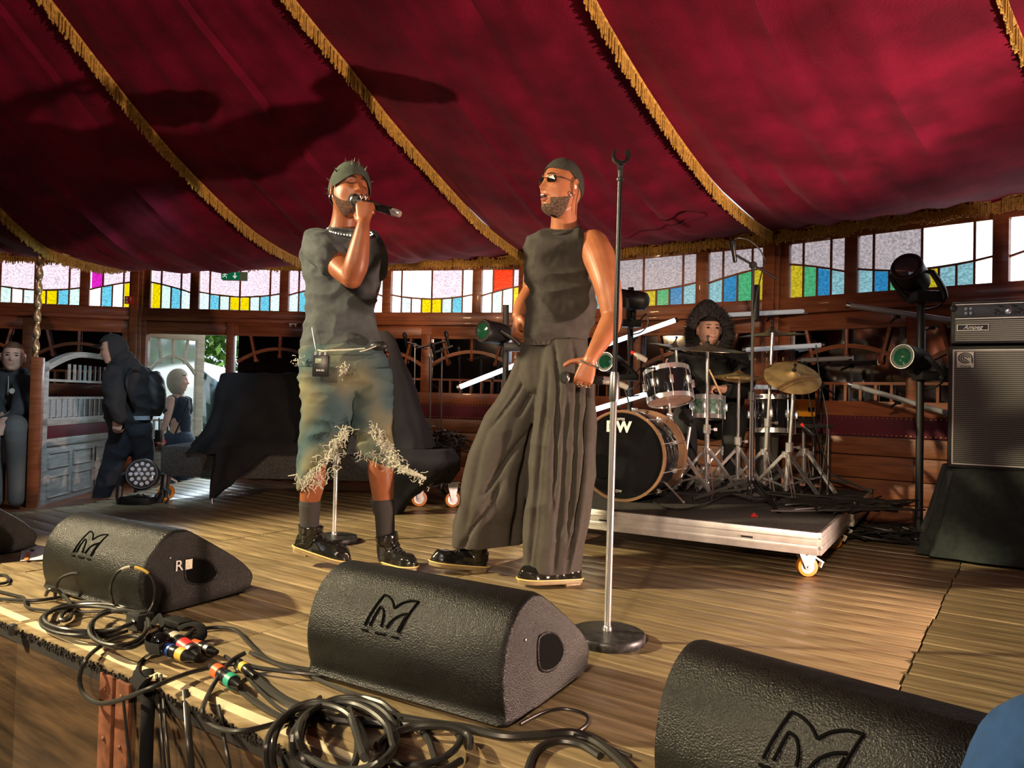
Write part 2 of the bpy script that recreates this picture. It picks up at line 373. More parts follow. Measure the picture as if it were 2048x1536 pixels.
for k in (0, 1, 2, 3, 4, 5, 6):
    c = SC[k]; pts = [x-Z*.012 for x in c[:34]]; d = c[0]-c[6]; n_ = nrm(np.cross(d, Z))
    b = B(); b.add([y for x in pts for y in (x, x-Z*.060)], [(2*j, 2*j+2, 2*j+3, 2*j+1) for j in range(len(pts)-1)]); b.build('fringe_backing', M['gold'], ceil_, solid=.002)
    b = B(); strands(b, pts, .075, n_); b.build('seam_fringe', M['gold'], ceil_, kind='stuff')
    b = B(); b.tube(pts, (.010), 5); b.build('seam_cord', M['gold'], ceil_)
# thin stitched seams and stay ropes on the panels are left to the cloth relief

# ------------------------------------------------------------------ ring wall
LB, BL, GR, YE = 'lb', 'bl', 'gr', 'ye'
def pcol(kind, bright):  # panes glow by themselves; daylight is painted in, washed out on bright walls
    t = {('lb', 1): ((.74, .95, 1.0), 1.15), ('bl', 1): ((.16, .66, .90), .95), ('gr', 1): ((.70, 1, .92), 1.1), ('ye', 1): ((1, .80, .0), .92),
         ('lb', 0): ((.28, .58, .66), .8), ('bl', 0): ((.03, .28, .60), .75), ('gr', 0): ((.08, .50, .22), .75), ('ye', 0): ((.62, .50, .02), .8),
         ('pk', 1): ((.96, .80, .95), 1.05), ('pk', 0): ((.50, .44, .47), .85), ('wh', 1): ((1, 1, 1), 2.6), ('wh', 0): ((1, 1, 1), 2.6),  # the white kind is blown-out daylight, not a glass colour
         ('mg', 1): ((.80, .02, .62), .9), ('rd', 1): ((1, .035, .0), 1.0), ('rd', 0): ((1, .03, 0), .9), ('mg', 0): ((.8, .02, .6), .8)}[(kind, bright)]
    return glowing_pane_mat('glass_%s_%d' % (kind, bright), t[0], t[1])
WN = [0]
def window(A, D_, u0, u1, kinds, tops, bright, smile, z0=1.61, z1=2.12, inw=None):
    """stained window between u0..u1 (metres along the wall segment); smile = divider height at left, middle, right"""
    WN[0] += 1; d = D_; org = A+d*u0; L = u1-u0; w = struct('window_%d' % WN[0], tuple(A+d*(u0+u1)/2+Z*z0))
    fr = B(); y = .022; n = inw
    def dv(t): return z0+smile[0]*(1-t)*(1-2*t)+smile[1]*4*t*(1-t)+smile[2]*t*(2*t-1)
    k = len(kinds)
    def panel(ta, tb, za0, zb0, za1, zb1, m):
        g = .008; p = []
        for (t, z) in ((ta, za0+g), (tb, zb0+g), (tb, zb1-g), (ta, za1-g)):
            tt = t*L+(g if t == ta else -g); p.append(org+d*tt+Z*z)
        bb = B(); q = n*.008; bb.add([x-q for x in p]+[x+q*.2 for x in p], [(0, 1, 2, 3), (7, 6, 5, 4), (0, 4, 5, 1), (1, 5, 6, 2), (2, 6, 7, 3), (3, 7, 4, 0)])
        bb.build('pane', m, w, flat=True)
    for i, c in enumerate(kinds):
        ta, tb = i/k, (i+1)/k; panel(ta, tb, z0, z0, dv(ta), dv(tb), pcol(c, bright))
        if i: fr.beam(org+d*(ta*L)+Z*z0, org+d*(ta*L)+Z*dv(ta), .013, .022, up=n)
    ts = [0]+[t for t, _ in tops]
    for i, (t, c) in enumerate(tops):
        panel(ts[i], t, dv(ts[i]), dv(t), z1, z1, pcol(c, bright))
        if t < 1: fr.beam(org+d*(t*L)+Z*dv(t), org+d*(t*L)+Z*z1, .016, .024, up=n)
    pts = [org+d*(t*L)+Z*dv(t) for t in np.linspace(0, 1, 9)]
    for i in range(8): fr.beam(pts[i], pts[i+1], .022, .014, up=Z)
    fr.build('glazing_bars', M['wood'], w)
def mirror_panel(par, A, d, n, u0, u1, z0=.84, z1=1.36):
    bb = B(); c = A+d*(u0+u1)/2+Z*(z0+z1)/2-n*.012; Rr = np.stack([d, n, Z], 1)
    bb.box(c, (u1-u0, .006, z1-z0), R=Rr); bb.build('mirror_glass', M['mirror'], par, flat=True)
    L = u1-u0; f = B(); o = A+n*.012
    arch = lambda t: 1.10+.14*(1-(2*t-1)**2)
    pts = [o+d*(u0+L*t)+Z*arch(t) for t in np.linspace(0, 1, 15)]
    for i in range(14): f.beam(pts[i], pts[i+1], .030, .022, up=n)
    f.build('arch_bar', M['wood'], par)
    for t, lean in ((.22, -.05), (.5, 0), (.78, .05)):
        s = B(); a = o+d*(u0+L*t-lean*0)+Z*(arch(t)-.09); z = o+d*(u0+L*t+lean*1.2)+Z*z1
        s.tube([a, a+(z-a)*.08, a+(z-a)*.16, z], [.014, .022, .014, .015], 8); s.build('radial_bar', M['wood'], par)
    g = B(); zr = z0+.13; g.beam(o+d*u0+Z*zr, o+d*u1+Z*zr, .02, .02, up=n)
    for i in range(1, 8): g.beam(o+d*(u0+L*i/8)+Z*z0, o+d*(u0+L*i/8)+Z*zr, .018, .018, up=n)
    g.build('lower_bars', M['wood'], par)
SIDE = {0: 'back_left', 1: 'back_door', 2: 'back', 3: 'back_right', 4: 'right', 5: 'right_front'}
RD = dict(
    smallL=[YE, GR, BL, LB], wide=[LB, BL, GR, YE, YE, GR, BL, LB], smallR=[LB, BL, GR, YE])
for k in range(-3, 15):
    kn = k+1 if k < 14 else -3
    A = V(*Q[k], 0); Bq = V(*Q[kn], 0); d = nrm(Bq-A); L = np.linalg.norm(Bq-A); n = np.cross(Z, d); n = n if n@(V(*C0[:2], 0)-A) > 0 else -n; Rr = np.stack([d, n, Z], 1)
    if k in SIDE:
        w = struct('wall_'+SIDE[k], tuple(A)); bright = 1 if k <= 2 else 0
        def bx(u0, u1, z0, z1, off, th, name='rail', m='wood', bv=.004):
            s = B(); s.box(A+d*(u0+u1)/2+Z*(z0+z1)/2+n*off, (u1-u0, th, z1-z0), R=Rr); return s.build(name, M[m], w, bevel=bv)
        door = k == 1
        # corner post with mouldings
        s = B(); s.box(A+Z*.78+n*.03, (.13, .11, 2.76), R=Rr); s.box(A+Z*.78+n*.06, (.075, .11, 2.76), R=Rr); s.build('corner_post', M['wood'], w, bevel=.006)
        bx(.06, L-.06, 2.02, 2.22, -.02, .06, 'top_rail'); bx(.06, L-.06, 1.52, 1.61, .01, .09, 'sill_rail'); bx(.06, L-.06, 1.485, 1.525, .035, .10, 'sill_moulding')
        half = L/2
        sw, ww = .205*L, .415*L; u = .06*L
        def T(a, b_, c): return [(a, None)]
        inner = [(u, u+sw), (u+sw+.045*L, u+sw+.045*L+ww), (u+sw+.09*L+ww, u+2*sw+.09*L+ww)]
        ex = [0, inner[0][0], inner[0][1], inner[1][0], inner[1][1], inner[2][0], inner[2][1], L]
        for a, z in ((.03, inner[0][0]), (inner[0][1], inner[1][0]), (inner[1][1], inner[2][0]), (inner[2][1], L-.03)): bx(a, z, 1.60, 2.12, 0, .07, 'window_post')
        pk = 'pk'
        tL = [(.25, 'mg' if k == -9 else pk), (.75, pk), (1, pk)]; tW = [(.125, pk), (.5, pk), (.875, pk), (1, pk)]; tR = [(.25, pk), (.75, pk), (1, pk)]
        if k == 0: tR = [(.28, 'mg'), (.75, pk), (1, pk)]
        if k == 2: tR = [(.27, 'wh'), (.75, 'rd'), (1, pk)]; tW = [(.125, 'wh'), (.5, 'wh'), (.875, pk), (1, 'wh')]; tL = [(.25, 'wh'), (.75, 'wh'), (1, 'wh')]
        if k == 4: tW = [(.125, pk), (.5, pk), (.875, 'wh'), (1, 'wh')]; tR = [(.25, 'wh'), (.75, 'wh'), (1, 'wh')]
        if k == 5: tL = tR = [(1, 'wh')]; tW = [(1, 'wh')]
        kL, kW, kR = RD['smallL'], RD['wide'], RD['smallR']
        if k == 2: kW = ['wh', LB, 'wh', YE, YE, GR, BL, 'wh']; kL = ['wh']*4; kR = ['wh', GR, 'wh', YE]
        if k == 0: kR = ['wh', BL, 'wh', YE]; kW = [LB, GR, 'wh', LB, YE, YE, BL, GR][:8]
        if k == 4: kW = [LB, BL, GR, YE, YE, 'lb', 'lb', 'wh']; kR = ['wh']*4
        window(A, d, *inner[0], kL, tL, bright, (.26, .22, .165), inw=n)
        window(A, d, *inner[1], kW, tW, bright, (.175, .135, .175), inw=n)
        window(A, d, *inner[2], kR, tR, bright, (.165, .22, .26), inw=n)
        # panel frieze
        u0f = 0.06
        bx(u0f, L-.06, 1.36, 1.49, 0, .05, 'frieze_board')
        for a, z in ((.1, half-.05), (half+.05, L-.1)): bx(a, z, 1.385, 1.47, .022, .02, 'frieze_panel')
        if door:
            bx(half-.07, half, -.6, 1.49, .01, .09, 'door_post'); bx(.06, .10, -.6, 1.49, .01, .09, 'door_jamb')
            mirror_panel(w, A, d, n, half+.03, L-.1)
            bx(half, L-.06, .70, .84, .01, .06, 'mirror_rail'); bx(half+.0, L-.06, -.6, .60, .0, .05, 'lower_board', 'wood_h'); bx(half, L-.06, .60, .70, .02, .05, 'red_band', 'velvet_dark')
        else:
            bx(half-.045, half+.045, .72, 1.40, .012, .07, 'mullion'); bx(.06, .14, .72, 1.40, .012, .06, 'mullion'); bx(L-.14, L-.06, .72, 1.40, .012, .06, 'mullion')
            mirror_panel(w, A, d, n, .13, half-.04); mirror_panel(w, A, d, n, half+.04, L-.13)
            bx(.06, L-.06, .74, .845, .02, .07, 'mirror_rail')
            bx(.06, L-.06, .60, .745, .025, .05, 'red_band', 'velvet_dark', .01)
            s = B()
            for j in range(int(L/.03)):
                for z in (.615, .73): s.box(A+d*(.08+j*.03)+Z*z+n*.052, (.008, .006, .008), R=Rr)
            s.build('brass_studs', mat('brass', (.6, .4, .15), .3, metal=1), w, kind='stuff')
            s = B(); s.box(A+d*L/2+Z*.0-n*.05, (L, .05, 3.2), R=Rr); s.build('wall_backing', M['floor_base'], w, flat=True) if False else None
            bx(.06, L-.06, -.6, .60, -.012, .02, 'backing_board', 'wood_h', 0)
            zz = .595
            for hgt in (.13, .16, .16, .16, .16, .16, .22):
                bx(.06, L-.06, zz-hgt+.005, zz, .01+.004*random.random(), .04, 'board', 'wood_h', .004); zz -= hgt
    else:
        w = struct('wall_hall_%d' % (k % 18), tuple(A)); s = B(); s.box(A+d*L/2+Z*.85, (L+.1, .06, 2.95), R=Rr); s.build('hall_wall_panel', M['wood_h'], w, flat=True)
        s = B(); s.box(A+d*L/2+Z*1.5+n*.04, (L*.8, .02, .05), R=Rr); s.build('hall_rail', M['wood'], w, flat=True)
        s = B(); s.box(A+Z*.8+n*.05, (.14, .14, 2.8), R=Rr); s.build('corner_post', M['wood'], w, bevel=.005)
# ------------------------------------------------------------------ figures
def skin(name, c, c2, rough=.42): return mat(name, c, rough, col2=c2, nscale=14, bump=.06, bscale=220, spec=.45)
M['skin1'] = skin('deep_brown_skin', (.21, .066, .027), (.27, .09, .038))
M['skin2'] = skin('warm_brown_skin', (.33, .115, .05), (.40, .15, .068))
M['skinpale'] = skin('pale_skin', (.55, .31, .22), (.62, .37, .27), .55)
M['tshirt'] = mat('faded_black_cotton', (.070, .078, .082), .88, noise_=.12, nscale=30, bump=.15, bscale=400, sheen=.12, spec=.2)
M['tank'] = mat('charcoal_jersey', (.058, .053, .047), .88, noise_=.12, nscale=30, bump=.2, bscale=350, sheen=.12, spec=.2)
M['trouser'] = mat('charcoal_suiting', (.062, .055, .047), .8, noise_=.06, nscale=40, bump=.08, bscale=500, spec=.2)
M['denim'] = mat('washed_denim', (.048, .084, .095), .9, nscale=4, detail=1.5, col2=(.215, .19, .10), ramp=(.47, .74), bump=.3, bscale=300, spec=.15)
M['fray'] = mat('frayed_white_threads', (.52, .52, .42), .9)
M['sock'] = mat('black_ribbed_sock', (.035, .032, .03), .9, bump=.3, bscale=200)
M['leather'] = mat('polished_black_leather', (.010, .010, .009), .16, bump=.12, bscale=18, spec=.7)
M['sole'] = mat('honey_rubber_sole', (.26, .19, .09), .5, noise_=.2, nscale=20)
M['stitch'] = mat('yellow_welt', (.70, .52, .20), .5)
M['knit'] = mat('ribbed_knit', (.045, .045, .036), .95, bump=.8, bscale=260, noise_=.25, nscale=150)
M['beanie'] = mat('beanie_wool', (.050, .062, .048), .95, bump=.3, bscale=200, noise_=.15)
M['beard'] = mat('short_dark_beard', (.075, .030, .016), .9, noise_=.6, nscale=120, bump=.7, bscale=300)
M['beardgrey'] = mat('greying_short_beard', (.10, .062, .038), .9, noise_=.6, nscale=160, bump=.7, bscale=300)
M['lens'] = mat('dark_lens', (.006, .006, .007), .05, spec=.8)
M['lip'] = mat('lips', (.30, .09, .07), .4)
M['lip2'] = mat('lips_dark', (.33, .11, .09), .4)
M['mouth'] = mat('mouth_inside', (.03, .006, .006), .6)
M['teeth'] = mat('teeth', (.8, .76, .68), .3)
M['silver'] = mat('silver_jewellery', (.85, .84, .80), .2, metal=1)
M['eye'] = mat('eye_white', (.75, .72, .66), .3); M['iris'] = mat('iris_dark', (.02, .012, .008), .2)
M['micblack'] = mat('microphone_black', (.016, .016, .017), .3, metal=.4)
M['micgrille'] = mat('microphone_grille', (.022, .022, .024), .55, metal=.3, bump=.9, bscale=400)

def headpt(ax, az, openm=0, grow=0., feat=1.):
    """point on a head, lateral angle ax (0 = front), elevation az; x lateral, y front, z up, metres"""
    ce = math.cos(az); se = math.sin(az); ce2 = ce**.8 if se < 0 else ce**.92
    x = .077*math.sin(ax)*ce2; c = math.cos(ax); y = (.090 if c > 0 else .104)*c*ce2; z = .119*se
    if z < 0:
        t = (-z/.119); x *= 1-.16*t*t
        y = y+(.020*t*t if c > 0 else .030*t)
    g = lambda v, s: math.exp(-(v/s)**2)
    if c > 0 and feat:
        f = min(1, c*1.6)
        prof = 0 if z > .024 else ((.024-z)/.052 if z > -.028 else max(0, 1-(-.028-z)/.009))
        y += f*.026*prof*g(x, .0105)+f*.007*g(x-.0, .020)*g(z+.026, .010)+f*.005*(g(abs(x)-.013, .005))*g(z+.029, .007)
        y -= f*.0105*g(abs(x)-.031, .015)*g(z-.010, .011)
        y += f*.006*g(abs(x)-.026, .022)*g(z-.030, .009)
        y += f*.005*g(abs(x)-.046, .018)*g(z+.014, .016)
        y -= f*.005*g(abs(x)-.044, .014)*g(z+.052, .018)
        y += f*.0075*g(x, .021)*(g(z+.052-openm*.3, .0055)+g(z+.066+openm*.8, .006))
        y -= f*.008*openm/.008*g(x, .015)*g(z+.059+openm*.3, .004+openm*.4) if openm else f*.003*g(x, .02)*g(z+.059, .003)
        y -= f*.003*g(x, .03)*g(z+.078+openm, .005)
        y += f*.010*g(x, .024)*g(z+.100, .015)
    if grow:
        q = V(x, y*.98, z); l = np.linalg.norm(q); q = q*(1+grow/l); x, y, z = q
    return V(x, y, z)
class Head:
    def __init__(s, c, f, up=(0, 0, 1), k=1., openm=0):
        s.c = V(c); s.f = nrm(f); u = V(up)-s.f*(V(up)@s.f); s.u = nrm(u); s.l = np.cross(s.f, s.u); s.k = k; s.o = openm   # l = figure's right
        s.R = np.stack([s.l, s.f, s.u], 1)
    def w(s, p): return s.c+s.R@(V(p)*s.k)
    def add(s, b, n=72, m=56):
        b.rings([[s.w(headpt(a, e, s.o)) for a in np.linspace(0, 2*PI, n, endpoint=False)] for e in np.linspace(-PI/2*.985, PI/2*.985, m)])
        for sx in (-1, 1):
            e = [s.w((sx*(.076+.012*t), -.004-.010*t, -.004)) for t in (0, 1)]
            ring = [s.w((sx*(.083+.004*math.cos(t)), -.006-.005+.017*math.cos(t)*.9, -.002+.030*math.sin(t))) for t in np.linspace(0, 2*PI, 14, endpoint=False)]
            b.tube(ring, .0058, 6, close=True); b.ball(s.w((sx*.079, -.010, -.003)), (.008*s.k, .014*s.k, .026*s.k), 10, R=s.R); b.ball(s.w((sx*.081, -.003, -.030)), .008*s.k, 8)
        return b
    def shell(s, test, grow, name, m, parent, n=200, q=150, **kw):
        """patch of the head surface, pushed outwards, where test(x, y, z) holds"""
        A = np.linspace(0, 2*PI, n, endpoint=False); E_ = np.linspace(-PI/2*.99, PI/2*.99, q); b = B(); idx = {}; v = []; f = []
        pts = [[headpt(a, e, s.o) for a in A] for e in E_]
        ok = [[test(*pts[i][j]) for j in range(n)] for i in range(q)]
        def g(i, j):
            j %= n
            if (i, j) not in idx:
                idx[(i, j)] = len(v); e = E_[i]; gg = grow(*pts[i][j]) if callable(grow) else grow
                v.append(s.w(headpt(A[j], e, s.o, grow=gg)))
            return idx[(i, j)]
        for i in range(q-1):
            for j in range(n):
                if ok[i][j] and ok[i+1][j] and ok[i][(j+1) % n] and ok[i+1][(j+1) % n]: f.append((g(i, j), g(i, j+1), g(i+1, j+1), g(i+1, j)))
        if all(ok[-1]): f.append(tuple(g(q-1, j) for j in range(n)))
        b.add(v, f); return b.build(name, m, parent, solid=.004*s.k, smooth=6, **kw)
def limb(b, pts, n=20, k=6): b.tube([p for p, r in pts], [r for p, r in pts], n, smooth=k); b.ball(pts[0][0], pts[0][1] if not hasattr(pts[0][1], '__len__') else min(pts[0][1]), 14); b.ball(pts[-1][0], pts[-1][1] if not hasattr(pts[-1][1], '__len__') else min(pts[-1][1]), 14)
def hand(b, wrist, a, n, s, curl=(62, 70, 48), thumb=None, k=1., spread=(.030, .0105, -.0095, -.028)):
    a = nrm(a); n = V(n)-a*(V(n)@a); n = nrm(n); s_ = V(s); s = nrm(s_-a*(s_@a)-n*(s_@n)); w = V(wrist)
    R = []
    for t, hw, ht in ((-.012, .026, .019), (.01, .029, .017), (.04, .037, .0155), (.075, .041, .0135), (.092, .040, .011)):
        c = w+a*t*k; R.append([c+s*hw*k*math.copysign(abs(math.cos(q))**.7, math.cos(q))+n*ht*k*math.sin(q) for q in np.linspace(0, 2*PI, 18, endpoint=False)])
    b.rings(R); tips = []
    for i, o in enumerate(spread):
        L = ((.043, .026, .022), (.047, .030, .023), (.043, .028, .022), (.035, .022, .020))[i]; r0 = (.0092, .0095, .0090, .0080)[i]*k
        p = w+a*(.086-.004*abs(i-1))*k+s*o*k; th = 0; pts = [p-a*.012*k, p]; rs = [r0, r0*1.05]
        for j in range(3):
            th += math.radians(curl[j]); dd = a*math.cos(th)+n*math.sin(th)+s*o*.6; p = p+nrm(dd)*L[j]*k; pts.append(p); rs.append(r0*(1-.10*(j+1)))
        b.tube(pts, rs, 10, smooth=3); b.ball(pts[-1], rs[-1], 8); b.ball(pts[1], r0*1.12, 8); tips.append(pts)
    th = thumb or [(.012, .026, .004), (.035, .046, .016), (.062, .050, .030), (.082, .040, .042)]
    pts = [w+a*x*k+s*y*k+n*z*k for x, y, z in th]; b.tube(pts, [.015*k, .0125*k, .0108*k, .0088*k], 10, smooth=4); b.ball(pts[-1], .0088*k, 8)
    return tips
def cloth_rows(b, rows, D, ratio=.62, n=64, k=7, fold=None, slant=0, sq=.9):
    """closed garment tube: rows (y, x_left, x_right[, D[, ratio[, slant]]]) in photo pixels at depth D"""
    pts = []; rr = []
    for r in rows:
        y, xl, xr = r[:3]; d = r[3] if len(r) > 3 and r[3] else D; q = r[4] if len(r) > 4 and r[4] else ratio; sl = r[5] if len(r) > 5 else 0
        pts.append(V(y, (xl+xr)/2, (xr-xl)/2)); rr.append((d, q, sl))
    P_, R_ = catmull(pts, [V(x) for x in rr], k); R = []
    for i, (p, q) in enumerate(zip(P_, R_)):
        y, xc, hw = p; d, rt, sl = q; t = i/(len(P_)-1); ring = []
        for j in range(n):
            th = 2*PI*j/n; c, s_ = math.cos(th), math.sin(th)
            f = 1+(fold(th, t) if fold else 0)
            ex = math.copysign(abs(c)**sq, c)*hw*f; ey = math.copysign(abs(s_)**sq, s_)*hw*rt*f*px2m(d)
            # silhouette (c = +-1) stays on the photo's outline
            o = P(xc+ex, y+sl*c, d); ring.append(o+V(0, ey, 0)*1.0)
        R.append(ring)
    b.rings(R); return b
def wrinkle(amp, sc=(9, 9, 22), amp2=0, sc2=60, zmask=None):
    def f(co):
        out = np.empty(len(co))
        for i, p in enumerate(co):
            a = noise.noise(Vector((p[0]*sc[0], p[1]*sc[1], p[2]*sc[2]))); a = (1-abs(a)*2.2)
            out[i] = amp*(a-.5)+(amp2*noise.noise(Vector(p*sc2)) if amp2 else 0)
            if zmask: out[i] *= zmask(p)
        return out
    return f
def boot(parent, heel, toe, roll_up=0., k=1., shaft=.13, side=1, names='boot', lift_heel=0., shaft_to=None):
    """laced boot from heel point to toe point on the ground; heel may be lifted"""
    heel = V(heel); toe = V(toe); d = toe-heel; L = np.linalg.norm(d); a = d/L; fl = nrm(V(a[0], a[1], 0)); s = nrm(np.cross(a, Z)); up = np.cross(s, a)
    half = lambda t: .033+.014*math.sin(min(1, t/.75)*PI*.5)*(1 if t < .75 else 1)-(.042*max(0, (t-.78)/.22)**2.2)-.022*max(0, (.07-t)/.07)**2
    T = [0, .02, .06, .12, .2, .3, .4, .5, .6, .7, .78, .85, .91, .96, .99, 1]
    def outline(g, z, lead=0): return [heel+a*(L*t+ (g if t > .9 else (-g if t < .05 else 0)))+s*sg*(max(.004, half(t))+g)*k+up*z for sg in (1, -1) for t in (T if sg == 1 else T[::-1])]
    b = B(); b.rings([outline(.004, z) for z in (0, .016)]); h = [outline(.004, z) for z in (-.010, .0)]
    b.rings([[heel+a*(L*t)+s*sg*(half(t)+.003)*k+up*z for sg in (1, -1) for t in (T[:6] if sg == 1 else T[:6][::-1])] for z in (-.012, .002)])
    root = thing_part(names, parent, heel)
    b.build('sole', M['sole'], root, bevel=.003)
    b = B(); o = outline(.0065, .020); b.tube(o, .0035, 5, close=True); b.build('welt', M['stitch'], root)
    b = B(); R = []
    for t in np.linspace(.0, 1, 26):
        hw = max(.010, half(t))*k; ht = (.088 if t < .25 else .088-.030*min(1, (t-.25)/.35)) if t < .6 else .058
        ht *= (1-max(0, (t-.86)/.14)**2.5*.62); ht *= (1-max(0, (.05-t)/.05)*.25); ht *= k
        c = heel+a*(L*t)+up*.016; R.append([c+s*hw*math.copysign(abs(math.cos(q))**.75, math.cos(q))+up*(ht*(max(0, math.sin(q)))**.8) for q in np.linspace(0, 2*PI, 26, endpoint=False)])
    b.rings(R)
    top = V(shaft_to) if shaft_to is not None else heel+a*L*.22+Z*(.10+shaft)*k; an = heel+a*L*.22+up*.06
    b.tube([an-up*.02, an+up*.02, an+(top-an)*.5, top], [(.048*k, .042*k), (.048*k, .044*k), (.052*k, .050*k), (.058*k, .056*k)], 24, smooth=5)
    b.ball(an, .045*k, 14)
    b.build('upper', M['leather'], root, voxel=.0045, smooth=4, disp=wrinkle(.004, (16, 16, 26)))
    b = B()
    for i in range(5):
        t = i/4; c = heel+a*(L*(.62-.27*t))+up*(.068+.045*t*t+.01*t); b.tube([c-s*.020*k, c+up*.008, c+s*.020*k], .0028, 6, smooth=3)
        if i < 4: c2 = heel+a*(L*(.62-.27*(t+.25)))+up*(.068+.045*(t+.25)**2+.012); b.tube([c-s*.018*k, (c+c2)/2+up*.009, c2+s*.018*k], .0022, 5, smooth=3)
    b.build('laces', mat('lace', (.03, .03, .028), .6), root)
    return root
def thing_part(name, parent, at):
    o = bpy.data.objects.new(name, None); COL.objects.link(o); o.parent = parent; o.empty_display_size = .05
    q = parent; off = np.zeros(3)
    while q is not None: off += np.array(q.location); q = q.parent
    o.location = V(at)-off; return o
def mic_handheld(name, label, head, tail, group=None, collar=True):
    head = V(head); tail = V(tail); d = nrm(tail-head); L = np.linalg.norm(tail-head); t = thing(name, label, 'microphone', tuple(head), group)
    b = B(); b.lathe([(.004, -.022), (.014, -.020), (.022, -.012), (.0255, .0), (.0255, .010), (.022, .024), (.020, .032)], head, d, 24); b.build('grille', M['micgrille'], t)
    b = B(); b.lathe([(.0258, .002), (.027, .004), (.027, .010), (.0258, .012)], head, d, 24); b.lathe([(.020, .03), (.0185, .034), (.0185, .04)], head, d, 24); b.build('collar', M['steel'], t)
    b = B(); b.lathe([(.019, .034), (.0185, .06), (.0175, L*.75), (.0185, L*.76), (.0185, L-.045), (.015, L-.04)], head, d, 24); b.build('handle', M['micblack'], t)
    b = B(); b.lathe([(.0155, L-.046), (.0165, L-.040), (.0165, L-.008), (.013, L)], head, d, 24); b.build('end_cap', M['chrome'], t)
    return t

# ---------------- singer on the left (beanie, T-shirt, torn denim shorts)
base1 = V(-.72, 3.5, 0)
P1_ = thing('person', 'person in studded beanie, faded black T-shirt and torn knee-length denim shorts, singing into a microphone', 'person', tuple(base1))
hc = P(700, 385, 3.48); H1 = Head(hc, nrm(V(.56, -.80, .15)), nrm(V(-.02, .20, 1)), 1.06)
body = B(); H1.add(body)
limb(body, [(P(694, 400, 3.50), .062), (P(690, 435, 3.53), .060), (P(686, 470, 3.56), .072)])
# core under the clothes
cloth_rows(body, [(470, 640, 732), (500, 622, 742), (560, 630, 735), (640, 625, 735), (720, 630, 745), (760, 650, 735)], 3.58, .55, n=32, k=4)
# raised right arm
sh, el, wr = P(640, 492, 3.47), P(704, 556, 3.24), P(727, 446, 3.20)
limb(body, [(sh, .062), (P(660, 512, 3.40), .060), (P(684, 538, 3.31), .054), (el, .047)])
limb(body, [(el, .046), (P(712, 530, 3.225), .052), (P(719, 495, 3.21), .044), (P(725, 460, 3.20), .032), (wr, .027)])
hand(body, wr, (.02, .10, 1), (0.05, 1, -.05), (-1, .1, .1), curl=(66, 72, 45), thumb=[(.012, .024, .006), (.040, .040, .022), (.062, .036, .044), (.070, .016, .056)])
# hidden left arm behind the torso
limb(body, [(P(742, 495, 3.66), .058), (P(744, 560, 3.74), .048), (P(736, 600, 3.78), .042), (P(726, 660, 3.74), .034), (P(738, 690, 3.66), .027)])
hand(body, P(738, 690, 3.66), (.7, -.2, -.6), (0, -1, 0), (.6, 0, .7), curl=(30, 40, 30))
# legs
limb(body, [(P(655, 770, 3.56), .07), (P(645, 860, 3.53), .055), (P(628, 925, 3.47), .058), (P(626, 962, 3.47), .056), (P(620, 1000, 3.49), .047), (P(618, 1050, 3.50), .038), (P(617, 1080, 3.51), .036)])
limb(body, [(P(735, 770, 3.60), .06), (P(748, 850, 3.56), .052), (P(760, 910, 3.49), .060), (P(763, 950, 3.50), .060), (P(766, 990, 3.52), .050), (P(770, 1040, 3.54), .034), (P(772, 1085, 3.55), .026)])
body.build('body', M['skin1'], P1_, voxel=.0048, smooth=2)
# face details
def arc_on(H, xs, zf, r, name, m, par, off=.0015, ys=None):
    pts = []
    for x in xs:
        z = zf(x); a0 = 0; best = None
        e = math.asin(max(-1, min(1, z/.119)))
        lo, hi = -1.5, 1.5
        A = np.linspace(-1.4, 1.4, 141); c = min(A, key=lambda a: abs(headpt(a, e, H.o)[0]-x)); q = headpt(c, e, H.o); pts.append(H.w(q+V(0, off, 0)))
    b = B(); b.tube(pts, r, 6, smooth=2); return b.build(name, m, par)
hairm = mat('eyebrow_hair', (.02, .012, .008), .9)
for sx in (-1, 1):
    arc_on(H1, [sx*x for x in (.014, .024, .034, .044)], lambda x: .030+.004*math.sin((abs(x)-.014)/.03*PI), [.0028, .0036, .0032, .0015], 'eyebrow', hairm, P1_)
    arc_on(H1, [sx*x for x in (.018, .026, .034, .043)], lambda x: .0075-.0035*math.sin((abs(x)-.018)/.025*PI), [.001, .0017, .0018, .0012], 'closed_eyelid', hairm, P1_, .001)
arc_on(H1, (-.020, -.010, 0, .010, .020), lambda x: -.0525, [.002, .0045, .005, .0045, .002], 'upper_lip', M['lip'], P1_)
arc_on(H1, (-.018, -.009, 0, .009, .018), lambda x: -.0655, [.002, .005, .0055, .005, .002], 'lower_lip', M['lip'], P1_)
beardtest = lambda x, y, z: z > -.117 and y > -.002 and z < -.030-.62*y+.006*math.sin(abs(x)*90) and not (abs(x) < .026 and z > -.078)
H1.shell(beardtest, -.0006, 'beard', M['beard'], P1_)
beanie_t = lambda x, y, z: z > (.038-.040*max(0, abs(x)-.02)/.05 if y > .01 else (.004+.50*min(0, y)))
bn = H1.shell(beanie_t, lambda x, y, z: .009+.010*max(0, z)/.12+.006*max(0, -y)/.1, 'beanie', M['beanie'], P1_)
for (x, z, y) in ((-.05, .075, 1), (-.02, .105, 1), (.015, .11, 1), (.045, .085, 1), (-.06, .05, .2), (.062, .055, .2), (.0, .08, 1), (-.07, .03, -.4), (.07, .02, -.5), (.055, .055, -.6), (.068, .045, -.3), (.02, .12, -.3), (.04, .10, .3), (.072, .0, -.5)):
    a = math.atan2(x, .1*y); e = math.asin(max(-.98, min(.98, z/.119))); p = H1.w(headpt(a, e, 0, grow=.016)); o = nrm(p-H1.c); bb = B(); bb.tube([p-o*.004, p+o*.006, p+o*.022], [.0045, .0038, .0008], 7); bb.build('stud', M['silver'], P1_)
